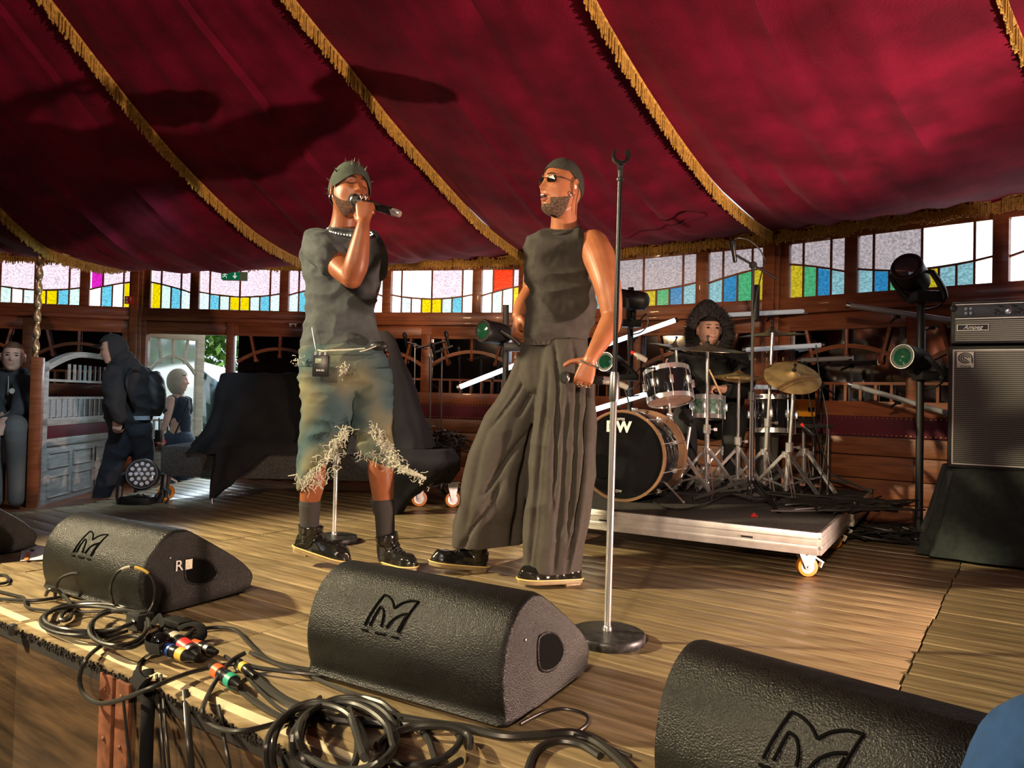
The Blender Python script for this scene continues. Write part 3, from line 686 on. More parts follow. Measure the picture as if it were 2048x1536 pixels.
# necklace, earring, rings
b = B()
for i in range(46):
    t = 2*PI*i/46; c = P(700, 458, 3.52); p = c+V(.105*math.cos(t), -.085*math.sin(t)*1.0, -.012-.035*math.sin(t)+.02*math.cos(t)*-.6); b.ball(p+V(0, 0, .0), .0052 if i % 5 else .0072, 6)
b.build('necklace', M['silver'], P1_)
b = B(); e_ = H1.w((.083, -.004, -.040)); b.tube([e_+Z*.012*math.sin(t)+V(.008, 0, 0)*math.cos(t) for t in np.linspace(0, 2*PI, 10, endpoint=False)], .0022, 6, close=True); b.ball(H1.w((.086, 0, .012)), .004, 6); b.build('earring', M['silver'], P1_)
b = B()
for dx, dy in ((-.017, 0), (.004, .0)):
    c = wr+V(dx, .10*.09+.016, .115); b.tube([c+V(0, .012*math.cos(t), .012*math.sin(t)) for t in np.linspace(0, 2*PI, 12, endpoint=False)], .0036, 6, close=True); b.ball(c+V(0, -.008, .011), .0055, 8)
b.build('finger_rings', M['silver'], P1_)
# T-shirt
b = B()
cloth_rows(b, [(461, 660, 722, 3.53, .9), (465, 646, 728, 3.54, .8), (470, 622, 742), (482, 606, 757), (505, 601, 763), (545, 606, 761), (580, 611, 755), (620, 612, 751), (655, 608, 753), (680, 604, 760), (697, 602, 765, 3.56, .62)], 3.56, .60, fold=lambda th, t: .03*max(0, t-.2)*math.sin(th*7+t*5)*abs(math.sin(th))+.02*math.sin(th*3+9*t)*abs(math.sin(th)))
limb(b, [(P(634, 486, 3.49), .072), (P(641, 496, 3.44), .078), (P(652, 508, 3.38), .079), (P(658, 517, 3.36), .078)])
limb(b, [(P(740, 492, 3.62), .075), (P(748, 520, 3.68), .066), (P(748, 545, 3.72), .062)])
b.build('t_shirt', M['tshirt'], P1_, voxel=.0055, smooth=5, disp=wrinkle(.011, (7, 7, 11), .0015, 40))
b = B(); c = P(691, 461, 3.535); b.tube([c+V(.072*math.cos(t), -.064*math.sin(t), .018*math.cos(t)*-1-.030*math.sin(t)) for t in np.linspace(0, 2*PI, 30, endpoint=False)], .0075, 8, close=True); b.build('neck_rib', M['tshirt'], P1_)
# torn denim shorts
b = B(); pl = lambda n_, a_: (lambda th, t: a_*t*math.sin(th*n_+6*t)*abs(math.sin(th)))
cloth_rows(b, [(690, 604, 764), (715, 598, 773), (745, 598, 780), (765, 600, 783), (782, 625, 765)], 3.55, .60, fold=pl(5, .03))
cloth_rows(b, [(735, 600, 712), (790, 602, 712), (830, 604, 706), (860, 601, 702), (890, 598, 698), (915, 596, 690, 3.48, .85, -14), (945, 595, 672, 3.47, .85, -40)], 3.50, .78, fold=pl(5, .05))
cloth_rows(b, [(735, 690, 781), (780, 703, 786), (820, 707, 786), (860, 706, 787), (895, 708, 790, 3.5, .85, 10), (918, 712, 793, 3.5, .85, 22)], 3.53, .80, fold=pl(4, .05))
b.build('denim_shorts', M['denim'], P1_, voxel=.0055, smooth=3, disp=wrinkle(.010, (7, 7, 16), .001, 45))
def threads(b, A_, n, drop, spread=.03, r=.0022):
    for i in range(n):
        t = random.random(); k = int(t*(len(A_)-1)); q = t*(len(A_)-1)-k; p = A_[k]*(1-q)+A_[min(k+1, len(A_)-1)]*q
        tn = nrm(A_[min(k+1, len(A_)-1)]-A_[max(0, k-1)]); L = drop*random.uniform(.3, 1.1); p = p+V(random.gauss(0, .009), random.uniform(-.010, .004), random.gauss(0, .012)); rr_ = r*random.uniform(.4, 1.1)
        d = nrm(tn*random.choice((-1, 1))*random.uniform(.2, 1.2)+V(random.uniform(-.4, .4), -.2, random.uniform(-.8, .1))); pts = [p]
        for j in range(4): d = nrm(d+V(random.gauss(0, .6), random.gauss(0, .25), random.gauss(-.15, .6))); pts.append(pts[-1]+d*L/4)
        b.tube(pts, rr_, 4, smooth=2)
b = B()
A1 = [P(x, y, 3.375) for x, y in ((612, 965), (630, 940), (650, 915), (668, 890), (685, 868), (695, 850))]
A2 = [P(x, y, 3.38) for x, y in ((596, 945), (610, 965), (626, 974), (648, 960), (668, 935), (692, 905))]
A3 = [P(x, y, 3.39) for x, y in ((745, 850), (755, 870), (768, 885), (780, 900), (792, 915))]
A4 = [P(x, y, 3.40) for x, y in ((714, 915), (735, 905), (758, 912), (780, 925), (795, 935))]
for A_, n in ((A1, 150), (A2, 60), (A3, 120), (A4, 60)): threads(b, A_, n, .050, r=.0019)
b.build('frayed_threads', M['fray'], P1_, kind='stuff')
b = B()
for dx in (0, 5, -4, 9):
    b.tube([P(775+dx, 900+dx, 3.40), P(792+dx*.5, 925+dx, 3.37), P(812, 940+dx*.6, 3.35), P(835, 948+dx*.3, 3.34), P(852, 957+dx*.2, 3.34)], [.004, .005, .005, .004, .002], 6, smooth=4)
threads(b, [P(778, 905, 3.37), P(812, 938, 3.35), P(850, 956, 3.34)], 90, .035)
b.build('torn_strip', M['fray'], P1_, kind='stuff')
b = B()
for (x, y, s_) in ((598, 712, 18), (593, 722, 10), (683, 737, 9), (690, 735, 9)):
    threads(b, [P(x, y, 3.36 if x > 650 else 3.44), P(x+s_*.5, y+s_*.6, 3.36 if x > 650 else 3.44)], 16, .018)
b.build('distressed_patches', M['fray'], P1_, kind='stuff')
M['patch'] = mat('knee_tear', (.10, .05, .03), .9)
for (x, y) in ((640, 930), (655, 912), (760, 862), (770, 880)): pass
b = B(); b.tube([P(636, 700, 3.38), P(645, 702, 3.365), P(660, 701, 3.352), P(690, 700, 3.34), P(730, 697, 3.35)], .004, 6); b.tube([P(720, 703, 3.33), P(735, 699, 3.345), P(752, 692, 3.37)], .003, 6); b.build('waistband_edge', M['fray'], P1_)
# transmitter pack
pk = B(); c0 = P(642, 732, 3.305); pk.box(c0, (.072, .022, .095)); o = pk.build('transmitter_pack', mat('pack_black', (.015, .015, .016), .35), P1_, bevel=.004)
b = B(); b.box(c0+V(-.008, -.012, .022), (.030, .003, .022)); b.build('display', mat('lcd', (.25, .32, .22), .3), P1_, bevel=.001)
b = B(); [b.cyl(c0+V(x, 0, .047), c0+V(x, 0, .062), .006, n=10) for x in (-.025, -.005, .018)]; b.tube([c0+V(-.02, 0, .06), P(630, 690, 3.34), P(624, 655, 3.37)], .0018, 6, smooth=4); b.build('pack_connectors', M['steel'], P1_)
text('SHURE', .012, c0+V(0, -.0125, -.020), (1, 0, 0), (0, 0, 1), M['white'], P1_, .0008)
b = B(); b.ball(P(758, 692, 3.42), (.045, .03, .022), 14); b.tube([P(735, 700, 3.40), P(765, 688, 3.40), P(776, 690, 3.42), P(770, 702, 3.42)], .004, 6, smooth=4); b.build('belt_pouch', M['black'], P1_)
# socks and boots
b = B(); limb(b, [(P(620, 1004, 3.49), .051), (P(619, 1035, 3.50), .046), (P(618, 1085, 3.505), .043)]); b.build('sock', M['sock'], P1_, sub=1)
b = B(); limb(b, [(P(767, 1006, 3.52), .052), (P(770, 1040, 3.54), .046), (P(772, 1112, 3.54), .042)]); b.build('sock', M['sock'], P1_, sub=1)
boot(P1_, P(590, 1097, 3.52), P(697, 1130, 3.46), shaft=.02, k=1.05, shaft_to=P(622, 1050, 3.50))
boot(P1_, P(768, 1128, 3.58), P(828, 1143, 3.40), shaft=.03, k=1.0, shaft_to=P(773, 1068, 3.54))
mic_handheld('microphone', 'black handheld microphone held to the mouth of the singer in the beanie', P(707, 399, 3.33), P(800, 428, 3.22))

# ---------------- singer on the right (sleeveless top, wide trousers, sunglasses)
base2 = V(.05, 3.35, 0)
P2_ = thing('person', 'person in skullcap, dark sunglasses, sleeveless top and wide pleated charcoal trousers, facing left', 'person', tuple(base2))
H2 = Head(P(1122, 377, 3.28), nrm(V(-.80, -.60, .10)), nrm(V(.10, .02, 1)), 1.03, openm=.008)
body = B(); H2.add(body)
limb(body, [(P(1128, 405, 3.30), .060), (P(1128, 438, 3.32), .058), (P(1130, 470, 3.35), .072)])
cloth_rows(body, [(470, 1080, 1190), (500, 1070, 1195), (560, 1065, 1180), (640, 1060, 1165), (700, 1070, 1155), (740, 1080, 1145)], 3.33, .55, n=32, k=4)
limb(body, [(P(1186, 490, 3.29), .068), (P(1198, 515, 3.24), .070), (P(1212, 560, 3.18), .060), (P(1220, 600, 3.16), .052), (P(1224, 634, 3.15), .043)])
limb(body, [(P(1224, 634, 3.15), .044), (P(1217, 655, 3.12), .047), (P(1200, 685, 3.07), .038), (P(1186, 708, 3.04), .029), (P(1180, 720, 3.03), .027)])
wr2 = P(1180, 720, 3.03)
hand(body, wr2, (-.30, -.05, -1), (0, 1, -.05), (-1, 0, .3), curl=(60, 72, 48), thumb=[(.012, .026, .004), (.020, .050, .010), (.030, .072, .014), (.050, .090, .018)])
limb(body, [(P(1082, 495, 3.42), .062), (P(1068, 550, 3.52), .050), (P(1062, 580, 3.56), .043), (P(1046, 605, 3.48), .036), (P(1036, 632, 3.42), .028)])
hand(body, P(1036, 634, 3.42), (-.15, -.3, -1), (.9, .3, 0), (0, -1, 0), curl=(75, 80, 60))
limb(body, [(P(1080, 760, 3.36), .05), (P(1025, 900, 3.42), .045), (P(975, 1020, 3.46), .05), (P(955, 1100, 3.50), .038)])
limb(body, [(P(1130, 760, 3.33), .05), (P(1125, 900, 3.30), .05), (P(1130, 1050, 3.32), .048), (P(1138, 1130, 3.34), .038)])
body.build('body', M['skin2'], P2_, voxel=.0048, smooth=2)
for sx in (-1, 1): arc_on(H2, [sx*x for x in (.012, .024, .034, .046)], lambda x: .033+.004*math.sin((abs(x)-.012)/.034*PI), [.0025, .0034, .003, .0015], 'eyebrow', hairm, P2_)
arc_on(H2, (-.020, -.010, 0, .010, .020), lambda x: -.0495-.2*abs(x), [.002, .0045, .005, .0045, .002], 'upper_lip', M['lip2'], P2_)
arc_on(H2, (-.018, -.009, 0, .009, .018), lambda x: -.073+.3*abs(x), [.002, .005, .0058, .005, .002], 'lower_lip', M['lip2'], P2_)
b = B(); b.ball(H2.w((0, .088, -.061)), (.014, .008, .0075), 12, R=H2.R); b.build('mouth_opening', M['mouth'], P2_)
b = B(); b.box(H2.w((0, .0955, -.0545)), (.018, .004, .005), R=H2.R); b.build('teeth', M['teeth'], P2_, bevel=.001)
H2.shell(lambda x, y, z: z > -.118 and y > -.004 and ((z < -.038-.34*y+.004*math.sin(abs(x)*80) and not (abs(x) < .027 and z > -.084)) or (abs(x) < .030 and -.048 < z < -.041-abs(x)*.2)), lambda x, y, z: -.0008+.008*max(0, min(1, (-.070-z)/.03)), 'beard', M['beardgrey'], P2_)
H2.shell(lambda x, y, z: z > (.062 if y > .02 else .062-(.02-y)*.85)-(.012*abs(x)/.07), lambda x, y, z: .005+.003*max(0, z)/.12, 'skullcap', M['knit'], P2_)
# sunglasses
for sx in (-1, 1):
    b = B(); c = H2.w((sx*.032, .098-.010, .012)); R = []
    pts = [(-.024, .012), (-.012, .015), (.010, .015), (.023, .010), (.021, -.008), (.010, -.014), (-.012, -.014), (-.022, -.006)]
    f_ = [c+H2.l*x*1.03+H2.u*z*1.03-H2.f*(.010*(sx*(x)/.02 > 0)*abs(x)/.024) for x, z in pts]; b.rings([[p-H2.f*.001 for p in f_], [p+H2.f*.0015 for p in f_]]); b.build('lens', M['lens'], P2_, flat=True)
    b = B(); b.tube([H2.w((sx*.054, .082, .020)), H2.w((sx*.074, .055, .018)), H2.w((sx*.083, .0, .012)), H2.w((sx*.082, -.018, .0))], .0018, 6, smooth=3); b.build('temple_arm', M['black'], P2_)
b = B(); b.tube([H2.w((-.010, .096, .016)), H2.w((0, .103, .020)), H2.w((.010, .096, .016))], .0016, 6, smooth=3); b.build('bridge', M['black'], P2_)
b = B(); e2 = H2.w((-.085, -.004, -.006)); b.ball(e2, (.009, .007, .010), 10); b.ball(e2+V(0, -.004, .004), .005, 8); b.build('in_ear_monitor', M['white'], P2_)
b = B(); b.tube([H2.w((-.088, -.018, .012)), H2.w((-.086, -.026, -.02)), H2.w((-.075, -.030, -.06)), H2.w((-.06, -.05, -.11))], .0014, 5, smooth=4); b.build('ear_cable', M['cable'], P2_)
b = B(); e_ = H2.w((-.084, .004, -.042)); b.tube([e_+Z*.009*math.sin(t)+H2.f*.006*math.cos(t) for t in np.linspace(0, 2*PI, 10, endpoint=False)], .0022, 6, close=True); b.build('earring', M['silver'], P2_)
b = B()
for i in range(30):
    t = 2*PI*i/30; c = P(1177, 729, 3.035); a_, bb_ = nrm(V(.9, 0, -.35)), V(0, 1, 0); b.ball(c+a_*.040*math.cos(t)+bb_*.036*math.sin(t), (.0062, .0062, .0052), 6)
b.build('bracelet', M['silver'], P2_)
b = B()
for s_ in (.010, -.010, -.028):
    c = wr2+nrm(V(-.3, -.05, -1))*.108+nrm(V(-1, 0, .3))*s_+V(0, .010, 0); b.tube([c+V(.011*math.cos(t), .003, 0)+V(0, -.011*math.sin(t), .002) for t in np.linspace(0, 2*PI, 12, endpoint=False)], .0034, 6, close=True)
b.build('finger_rings', M['silver'], P2_)
b = B()
cloth_rows(b, [(462, 1092, 1158, 3.33, .95), (465, 1080, 1168, 3.33, .8), (471, 1060, 1186, 3.33, .6), (485, 1050, 1200, 3.32, .55), (505, 1047, 1192, 3.32, .58), (540, 1047, 1180), (580, 1053, 1190), (620, 1050, 1193), (650, 1048, 1186), (672, 1050, 1176), (688, 1062, 1166)], 3.32, .62, fold=lambda th, t: .025*math.sin(th*5+t*7)*abs(math.sin(th))*t)
b.build('sleeveless_top', M['tank'], P2_, voxel=.0055, smooth=4, disp=wrinkle(.014, (6, 6, 13), .0015, 40))
b = B(); c = P(1122, 462, 3.32); b.tube([c+V(.080*math.cos(t), -.068*math.sin(t), .020*math.cos(t)-.026*math.sin(t)) for t in np.linspace(0, 2*PI, 30, endpoint=False)], .0095, 8, close=True); b.build('neck_rib', M['tank'], P2_)
b = B()
def grooves(*gs):
    def f(th, t):
        c, q = math.cos(th), math.sin(th); o = 0
        for x0, x1, w_, dep, t0, t1 in gs:
            if q < .15 and t0 < t < t1: k = (t-t0)/(t1-t0); o -= dep*math.exp(-((c-(x0+(x1-x0)*k))/w_)**2)*min(1, k*5, (1-k)*5+.35)
        return o
    return f
def plus(*fs): return lambda th, t: sum(f(th, t) for f in fs)
def pleat(n_, a_, ph=0): return lambda th, t: a_*(.35+t*.65)*(abs(math.sin(th*n_/2+ph))-.5)*min(1, abs(math.sin(th))*1.5)
cloth_rows(b, [(672, 1052, 1170), (690, 1052, 1170), (715, 1044, 1174), (745, 1042, 1178), (775, 1050, 1170), (790, 1070, 1150)], 3.34, .52, n=90, fold=pleat(14, .03))
cloth_rows(b, [(680, 1050, 1118, 3.36, .9), (705, 1040, 1115, 3.37, .85), (735, 1024, 1110), (780, 1005, 1102), (830, 972, 1090), (880, 948, 1076), (940, 930, 1064), (1000, 918, 1056), (1045, 908, 1050, 3.44, .7, -3), (1088, 903, 1046, 3.46, .7, -4)], 3.40, .72, n=120, fold=plus(pleat(9, .10, .6), grooves((.55, .10, .07, .30, 0, .45), (.1, -.55, .06, .22, .1, .5), (.6, -.3, .07, .2, .5, .75), (.2, -.7, .06, .18, .68, 1), (.75, .75, .1, .35, .3, 1))))
cloth_rows(b, [(680, 1082, 1172, 3.31, .75), (705, 1080, 1180, 3.31, .75), (735, 1078, 1187), (780, 1076, 1191), (850, 1066, 1192), (950, 1056, 1190), (1050, 1048, 1178), (1110, 1044, 1168), (1140, 1043, 1162, 3.29, .72, 0)], 3.30, .74, n=120, fold=plus(pleat(9, .10, .2), grooves((.25, .30, .05, .30, 0, .8), (.80, .42, .06, .45, .1, 1), (-.45, -.2, .07, .28, 0, .7), (-.7, -.75, .07, .2, .2, 1), (-.05, .02, .06, .2, .35, 1))))
b.build('wide_trousers', M['trouser'], P2_, voxel=.0055, smooth=2, disp=wrinkle(.010, (5, 5, 5), 0))
b = B()
cloth_rows(b, [(672, 1052, 1172), (682, 1049, 1174), (692, 1052, 1174)], 3.33, .60, n=120, k=3, fold=lambda th, t: .03*math.sin(th*34))
b.build('gathered_waistband', M['trouser'], P2_)
boot(P2_, P(972, 1140, 3.52), P(860, 1130, 3.42), shaft=.0, k=1.02, shaft_to=P(955, 1085, 3.50))
boot(P2_, P(1160, 1163, 3.32), P(1037, 1166, 3.22), shaft=.0, k=1.05, shaft_to=P(1140, 1115, 3.32))
mic_handheld('microphone', 'black handheld microphone hanging in the lowered hand of the singer in sunglasses', P(1130, 755, 3.06), P(1224, 762, 3.10))

# ---------------- generic standing / sitting figures
def cap_limb(par, name, m, segs, vox=.009, sm=4, disp=None, label=None):
    b = B(); [limb(b, s, 18, 5) for s in segs]; return b.build(name, m, par, voxel=vox, smooth=sm, disp=disp, label=label)
# ------------------------------------------------------------------ stage monitors
def wedge(label, corner, th, L=.64, group='stage monitors along the front of the stage', hole=True, mark=False, dep=.47, hh=.31):
    """corner = bottom right corner of the audience-side face on the floor; body runs back along -u"""
    c = V(corner); u = V(math.cos(th), math.sin(th), 0); w = V(-math.sin(th), math.cos(th), 0); t = thing('stage_monitor', label, 'speaker', tuple(c), group)
    prof = [(.045, .004), (.010, .040), (-.004, .11), (.0, .165), (.018, .225), (.055, .275), (.105, .305), (.15, .310), (.19, .295), (.30, .225), (.40, .155), (.455, .105), (.478, .07), (.470, .035), (.44, .012)]
    pr, _ = catmull([V(a*dep/.47, z*hh/.31) for a, z in prof], 1, 4, True)
    N_ = len(pr); R = []; cen = V(.22, .13)
    for s_, sc in ((-L, .94), (-L+.004, .975), (-L+.018, 1.), (-.018, 1.), (-.004, .975), (0, .945)):
        q = [cen+(p-cen)*sc for p in pr]; R.append([c+u*s_+w*p[0]+Z*p[1] for p in q])
    b = B(); b.rings(R); b.build('cabinet', M['blackrough'], t)
    # perforated baffle on the performers' side
    b = B(); R = []
    for s_ in (-L+.03, -.03): R.append([c+u*s_+w*(a*dep/.47)+Z*z*hh/.31+V(0, 0, .003)+w*.003 for a, z in ((.20, .288), (.445, .115), (.440, .110), (.198, .282))])
    b.rings(R); b.build('front_grille', M['black'], t)
    # handle pocket on the end face: flat black disc painting its shade, rounded triangular rim
    tri = [(.17, .205), (.25, .19), (.30, .135), (.285, .105), (.235, .095), (.175, .115), (.160, .165)]
    rim, _ = catmull([V(.0+((a-.235)*.98+.235)*dep/.47, ((z-.15)*.98+.15-.012)*hh/.31) for a, z in tri], 1, 4, True)
    b = B(); b.tube([c+u*.0015+w*p[0]+Z*p[1] for p in rim], .004, 6, close=True); b.build('handle_rim', M['blackrough'], t)
    b = B(); cc = sum(rim)/len(rim); b.rings([[c+u*x+w*(cc+(p-cc)*k)[0]+Z*(cc+(p-cc)*k)[1] for p in rim] for x, k in ((.0022, 1.), (.0024, .5), (.0020, .01))], cap=False)
    b.build('handle_pocket_shade', mat('recess_shade_black', (.002, .002, .002), .9, spec=.1), t, flat=True)
    b = B(); b.lathe([(.004, .0), (.004, .003), (.002, .004)], c+u*.001+w*.10+Z*.20, u, 8); b.build('screw', M['steel'], t)
    # mark on the rounded audience-side face, its groove shade painted as black strokes
    back = [V(a*dep/.47, z*hh/.31) for a, z in ((.002, .11), (.0, .165), (.018, .225), (.055, .275), (.105, .305))]
    bp, _ = catmull(back, 1, 12); ln = [0]
    for i in range(1, len(bp)): ln.append(ln[-1]+np.linalg.norm(bp[i]-bp[i-1]))
    def onb(x, y):   # x along the cabinet, y up along the curved face
        k = np.interp(y, ln, np.arange(len(bp))); i = int(min(k, len(bp)-2)); f = k-i; p = bp[i]*(1-f)+bp[i+1]*f; tt = bp[i+1]-bp[i]; nn = V(-tt[1], tt[0]); nn /= np.linalg.norm(nn)
        return c+u*x+w*(p[0]+nn[0]*.001)+Z*(p[1]+nn[1]*.001)
    x0 = -L*.675; y0 = .075; sx, sy = .145*L/.64, .088
    S_ = [[(0, 0), (.21, 1)], [(.21, 1), (.33, .97), (.46, .84), (.55, .66)], [(.55, .66), (.68, .86), (.84, .98), (1, 1)], [(1, 1), (.79, 0)], [(.12, .02), (.24, .62)], [(.24, .62), (.33, .55), (.38, .35), (.38, .06)], [(.50, .06), (.60, .32), (.74, .50), (.88, .58)], [(.86, .50), (.76, .02)],
          [(-.04, -.14), (.09, -.14)], [(.28, -.14), (.50, -.14)], [(.66, -.14), (.80, -.14)]]
    b = B()
    for sgm in S_:
        q_, _ = catmull([V(*p) for p in sgm], 1, 8); b.tube([onb(x0+p[0]*sx, y0+p[1]*sy) for p in q_], .0030, 6)
    b.build('emblem_groove_shade', mat('recess_shade_black', (.002, .002, .002), .9), t)
    if mark:
        text('R', .055, c+u*.005+w*.135+Z*.165, w, Z, mat('white_marker', (.6, .6, .58), .6), t, .0006)
        b = B(); b.box(c+u*.005+w*.175+Z*.165, (.001, .028, .036), R=np.stack([u, w, Z], 1)); b.build('paper_label', mat('paper_label', (.62, .58, .45), .7, noise_=.3, nscale=200), t, flat=True)
    for s_ in (-L+.08, -.08):
        b = B(); b.box(c+u*s_+w*.25+Z*.006, (.05, .30, .012), R=np.stack([u, w, Z], 1)); b.build('rubber_foot', M['rubber'], t)
    return t, u, w
GM = 'stage monitors along the front of the stage'
wedge('black rounded stage monitor in the middle, in front of the two singers', (-.004, 1.80, 0), math.radians(-31), .655, dep=.49, hh=.305)
wedge('black rounded stage monitor with a white R and paper label on its end', (-1.265, 2.62, 0), math.radians(-31.5), .67, mark=True, hh=.295)
cr = V(.29, 1.47, 0); th_ = math.radians(-43); wedge('large black stage monitor nearest the camera at bottom right', tuple(cr+V(math.cos(th_), math.sin(th_), 0)*.68), th_, .68)
wedge('black stage monitor at the left edge, only its nose in view', (-2.55, 3.30, 0), math.radians(-29), .64)
# red tape tick on the middle one's top is on the cabinet's back edge
# ------------------------------------------------------------------ straight microphone stands
def straight_stand(label, base, top, r=.125, clip=True, shin=True):
    b0 = V(base); t = thing('microphone_stand', label, 'mic stand', tuple(b0), None); tp = V(top)
    b = B(); b.lathe([(r*.97, 0), (r, .006), (r, .026), (r*.97, .031), (r*.25, .034), (.018, .036)], b0, n=40); b.build('round_base', mat('worn_cast_base', (.05, .05, .052), .4, noise_=.5, nscale=40, metal=.5), t)
    m_ = b0+(tp-b0)*.53; up = nrm(tp-b0)
    b = B(); b.cyl(b0+Z*.03, m_, .0115); b.build('lower_tube', M['chrome'] if shin else M['black'], t)
    b = B(); b.lathe([(.013, 0), (.017, .01), (.0165, .085), (.013, .10)], m_-up*.02, up); b.build('clutch', M['steel'], t)
    b = B(); b.cyl(m_, tp, .0085); b.build('upper_tube', M['micblack'], t)
    b = B(); b.lathe([(.013, 0), (.016, .008), (.013, .02), (.010, .024)], b0+Z*.03, n=14); b.build('base_collar', M['chrome'], t)
    if clip:
        b = B(); b.lathe([(.013, 0), (.013, .008), (.008, .012), (.009, .05), (.012, .055)], tp, up, 14); b.box(tp+up*.052, (.016, .03, .03)); b.build('clip_joint', M['black'], t)
        b = B(); cc = tp+up*.085; a = [cc+V(.024*math.sin(q), 0, -.024*math.cos(q)) for q in np.linspace(-2.4, 2.4, 16)]
        for y in (-.02, 0, .02): b.tube([p+V(0, y, y*.2) for p in a], (.004), 6)
        b.rings([[p+V(0, y, y*.2)+e for p in a for e in (V(0, 0, 0),)]+[cc+(p-cc)*1.25+V(0, y, y*.2) for p in a[::-1]] for y in (-.024, .024)]); b.build('clip_jaws', M['micblack'], t)
    return t
g0 = G(1214, 1282); straight_stand('empty round-base microphone stand standing in front of the singer in sunglasses', g0, P(1240, 362, g0[1]), .127)
g1 = G(668, 1083); straight_stand('short chrome microphone stand on a round base behind the singer in shorts', g1, P(676, 800, g1[1]), .125, shin=True)

# ------------------------------------------------------------------ drum riser
RA = V(1.42, 3.45, 0); TR = math.radians(-31); RU = V(math.cos(TR), math.sin(TR), 0); RW = V(-math.sin(TR), math.cos(TR), 0); RR = np.stack([RU, RW, Z], 1)
def rs(u, w, z=0.): return RA+RU*u+RW*w+Z*z
DZ = .225
def riser(label, u0, u1, w0, w1, cas):
    t = thing('drum_riser', label, 'riser', tuple(rs(u1, w0)), 'rolling risers under the drum kit')
    b = B(); b.box(rs((u0+u1)/2, (w0+w1)/2, DZ-.006), (u1-u0-.01, w1-w0-.01, .012), R=RR); b.build('carpet_top', M['carpet'], t, bevel=.003)
    for (a, c, d, e) in ((u0, w0, u1, w0), (u1, w0, u1, w1), (u0, w1, u1, w1), (u0, w0, u0, w1)):
        b = B(); b.beam(rs(a, c, DZ-.055), rs(d, e, DZ-.055), .030, .105); b.beam(rs(a, c, DZ-.03), rs(d, e, DZ-.03), .036, .012); b.beam(rs(a, c, DZ-.075), rs(d, e, DZ-.075), .038, .020); b.build('edge_profile', M['alu'], t, bevel=.002)
    for f in (.33, .8):
        b = B(); b.box(rs(u0+(u1-u0)*f, w0-.017, DZ-.055), (.055, .004, .008), R=RR); b.build('profile_slot', M['black'], t, flat=True)
    for cu, cw in cas:
        caster(t, rs(cu, cw), -1)
    return t
def caster(par, at, side=1, d=.0, R_=.048, top=.125):
    at = V(at); q = thing_part('caster', par, at); ax = nrm(RU*.5-RW*.85) if side < 0 else V(.3, -.95, 0); ax = nrm(ax)
    b = B(); b.lathe([(R_*.62, -.018), (R_*.96, -.017), (R_, -.010), (R_, .010), (R_*.96, .017), (R_*.62, .018)], at+Z*R_, ax, 28); b.build('wheel_tread', M['yellowwheel'], q)
    b = B(); b.lathe([(.008, -.022), (R_*.60, -.019), (R_*.66, -.0195), (R_*.66, .0195), (R_*.60, .019), (.008, .022)], at+Z*R_, ax, 24); b.build('wheel_hub', M['steel'], q)
    sd = np.cross(Z, ax); b = B()
    for sg in (-1, 1):
        b.rings([[at+ax*(sg*.026+e)+Z*z+sd*x for x, z in ((.012, R_-.014), (-.014, R_-.010), (-.045, top-.016), (-.045, top-.008), (.035, top-.008), (.035, top-.020))] for e in (-.0018, .0018)])
    b.box(at+Z*(top-.008)-sd*.005, (.10, .085, .008), R=np.stack([sd, ax, Z], 1)); b.lathe([(.030, 0), (.030, .014)], at+Z*(top-.024)-sd*.005, n=18); b.lathe([(.007, -.032), (.007, .032)], at+Z*R_, ax, 10); b.build('fork', M['steel'], q)
    b = B(); b.beam(at+Z*(top-.03)+sd*.03, at+Z*(top-.055)+sd*.07, .05, .008); b.beam(at+Z*(top-.055)+sd*.07, at+Z*(top-.08)+sd*.06, .03, .006); b.build('brake_pedal', M['white'], q)
riser('charcoal carpeted rolling riser with aluminium edge carrying the drum kit', -1.58, 0, 0, 1.0, [(-.06, .08), (-.06, .90), (-1.50, .08)])
riser('second carpeted riser section behind the first, under the drummer', -1.58, .02, 1.02, 2.05, [(-.06, 1.15)])

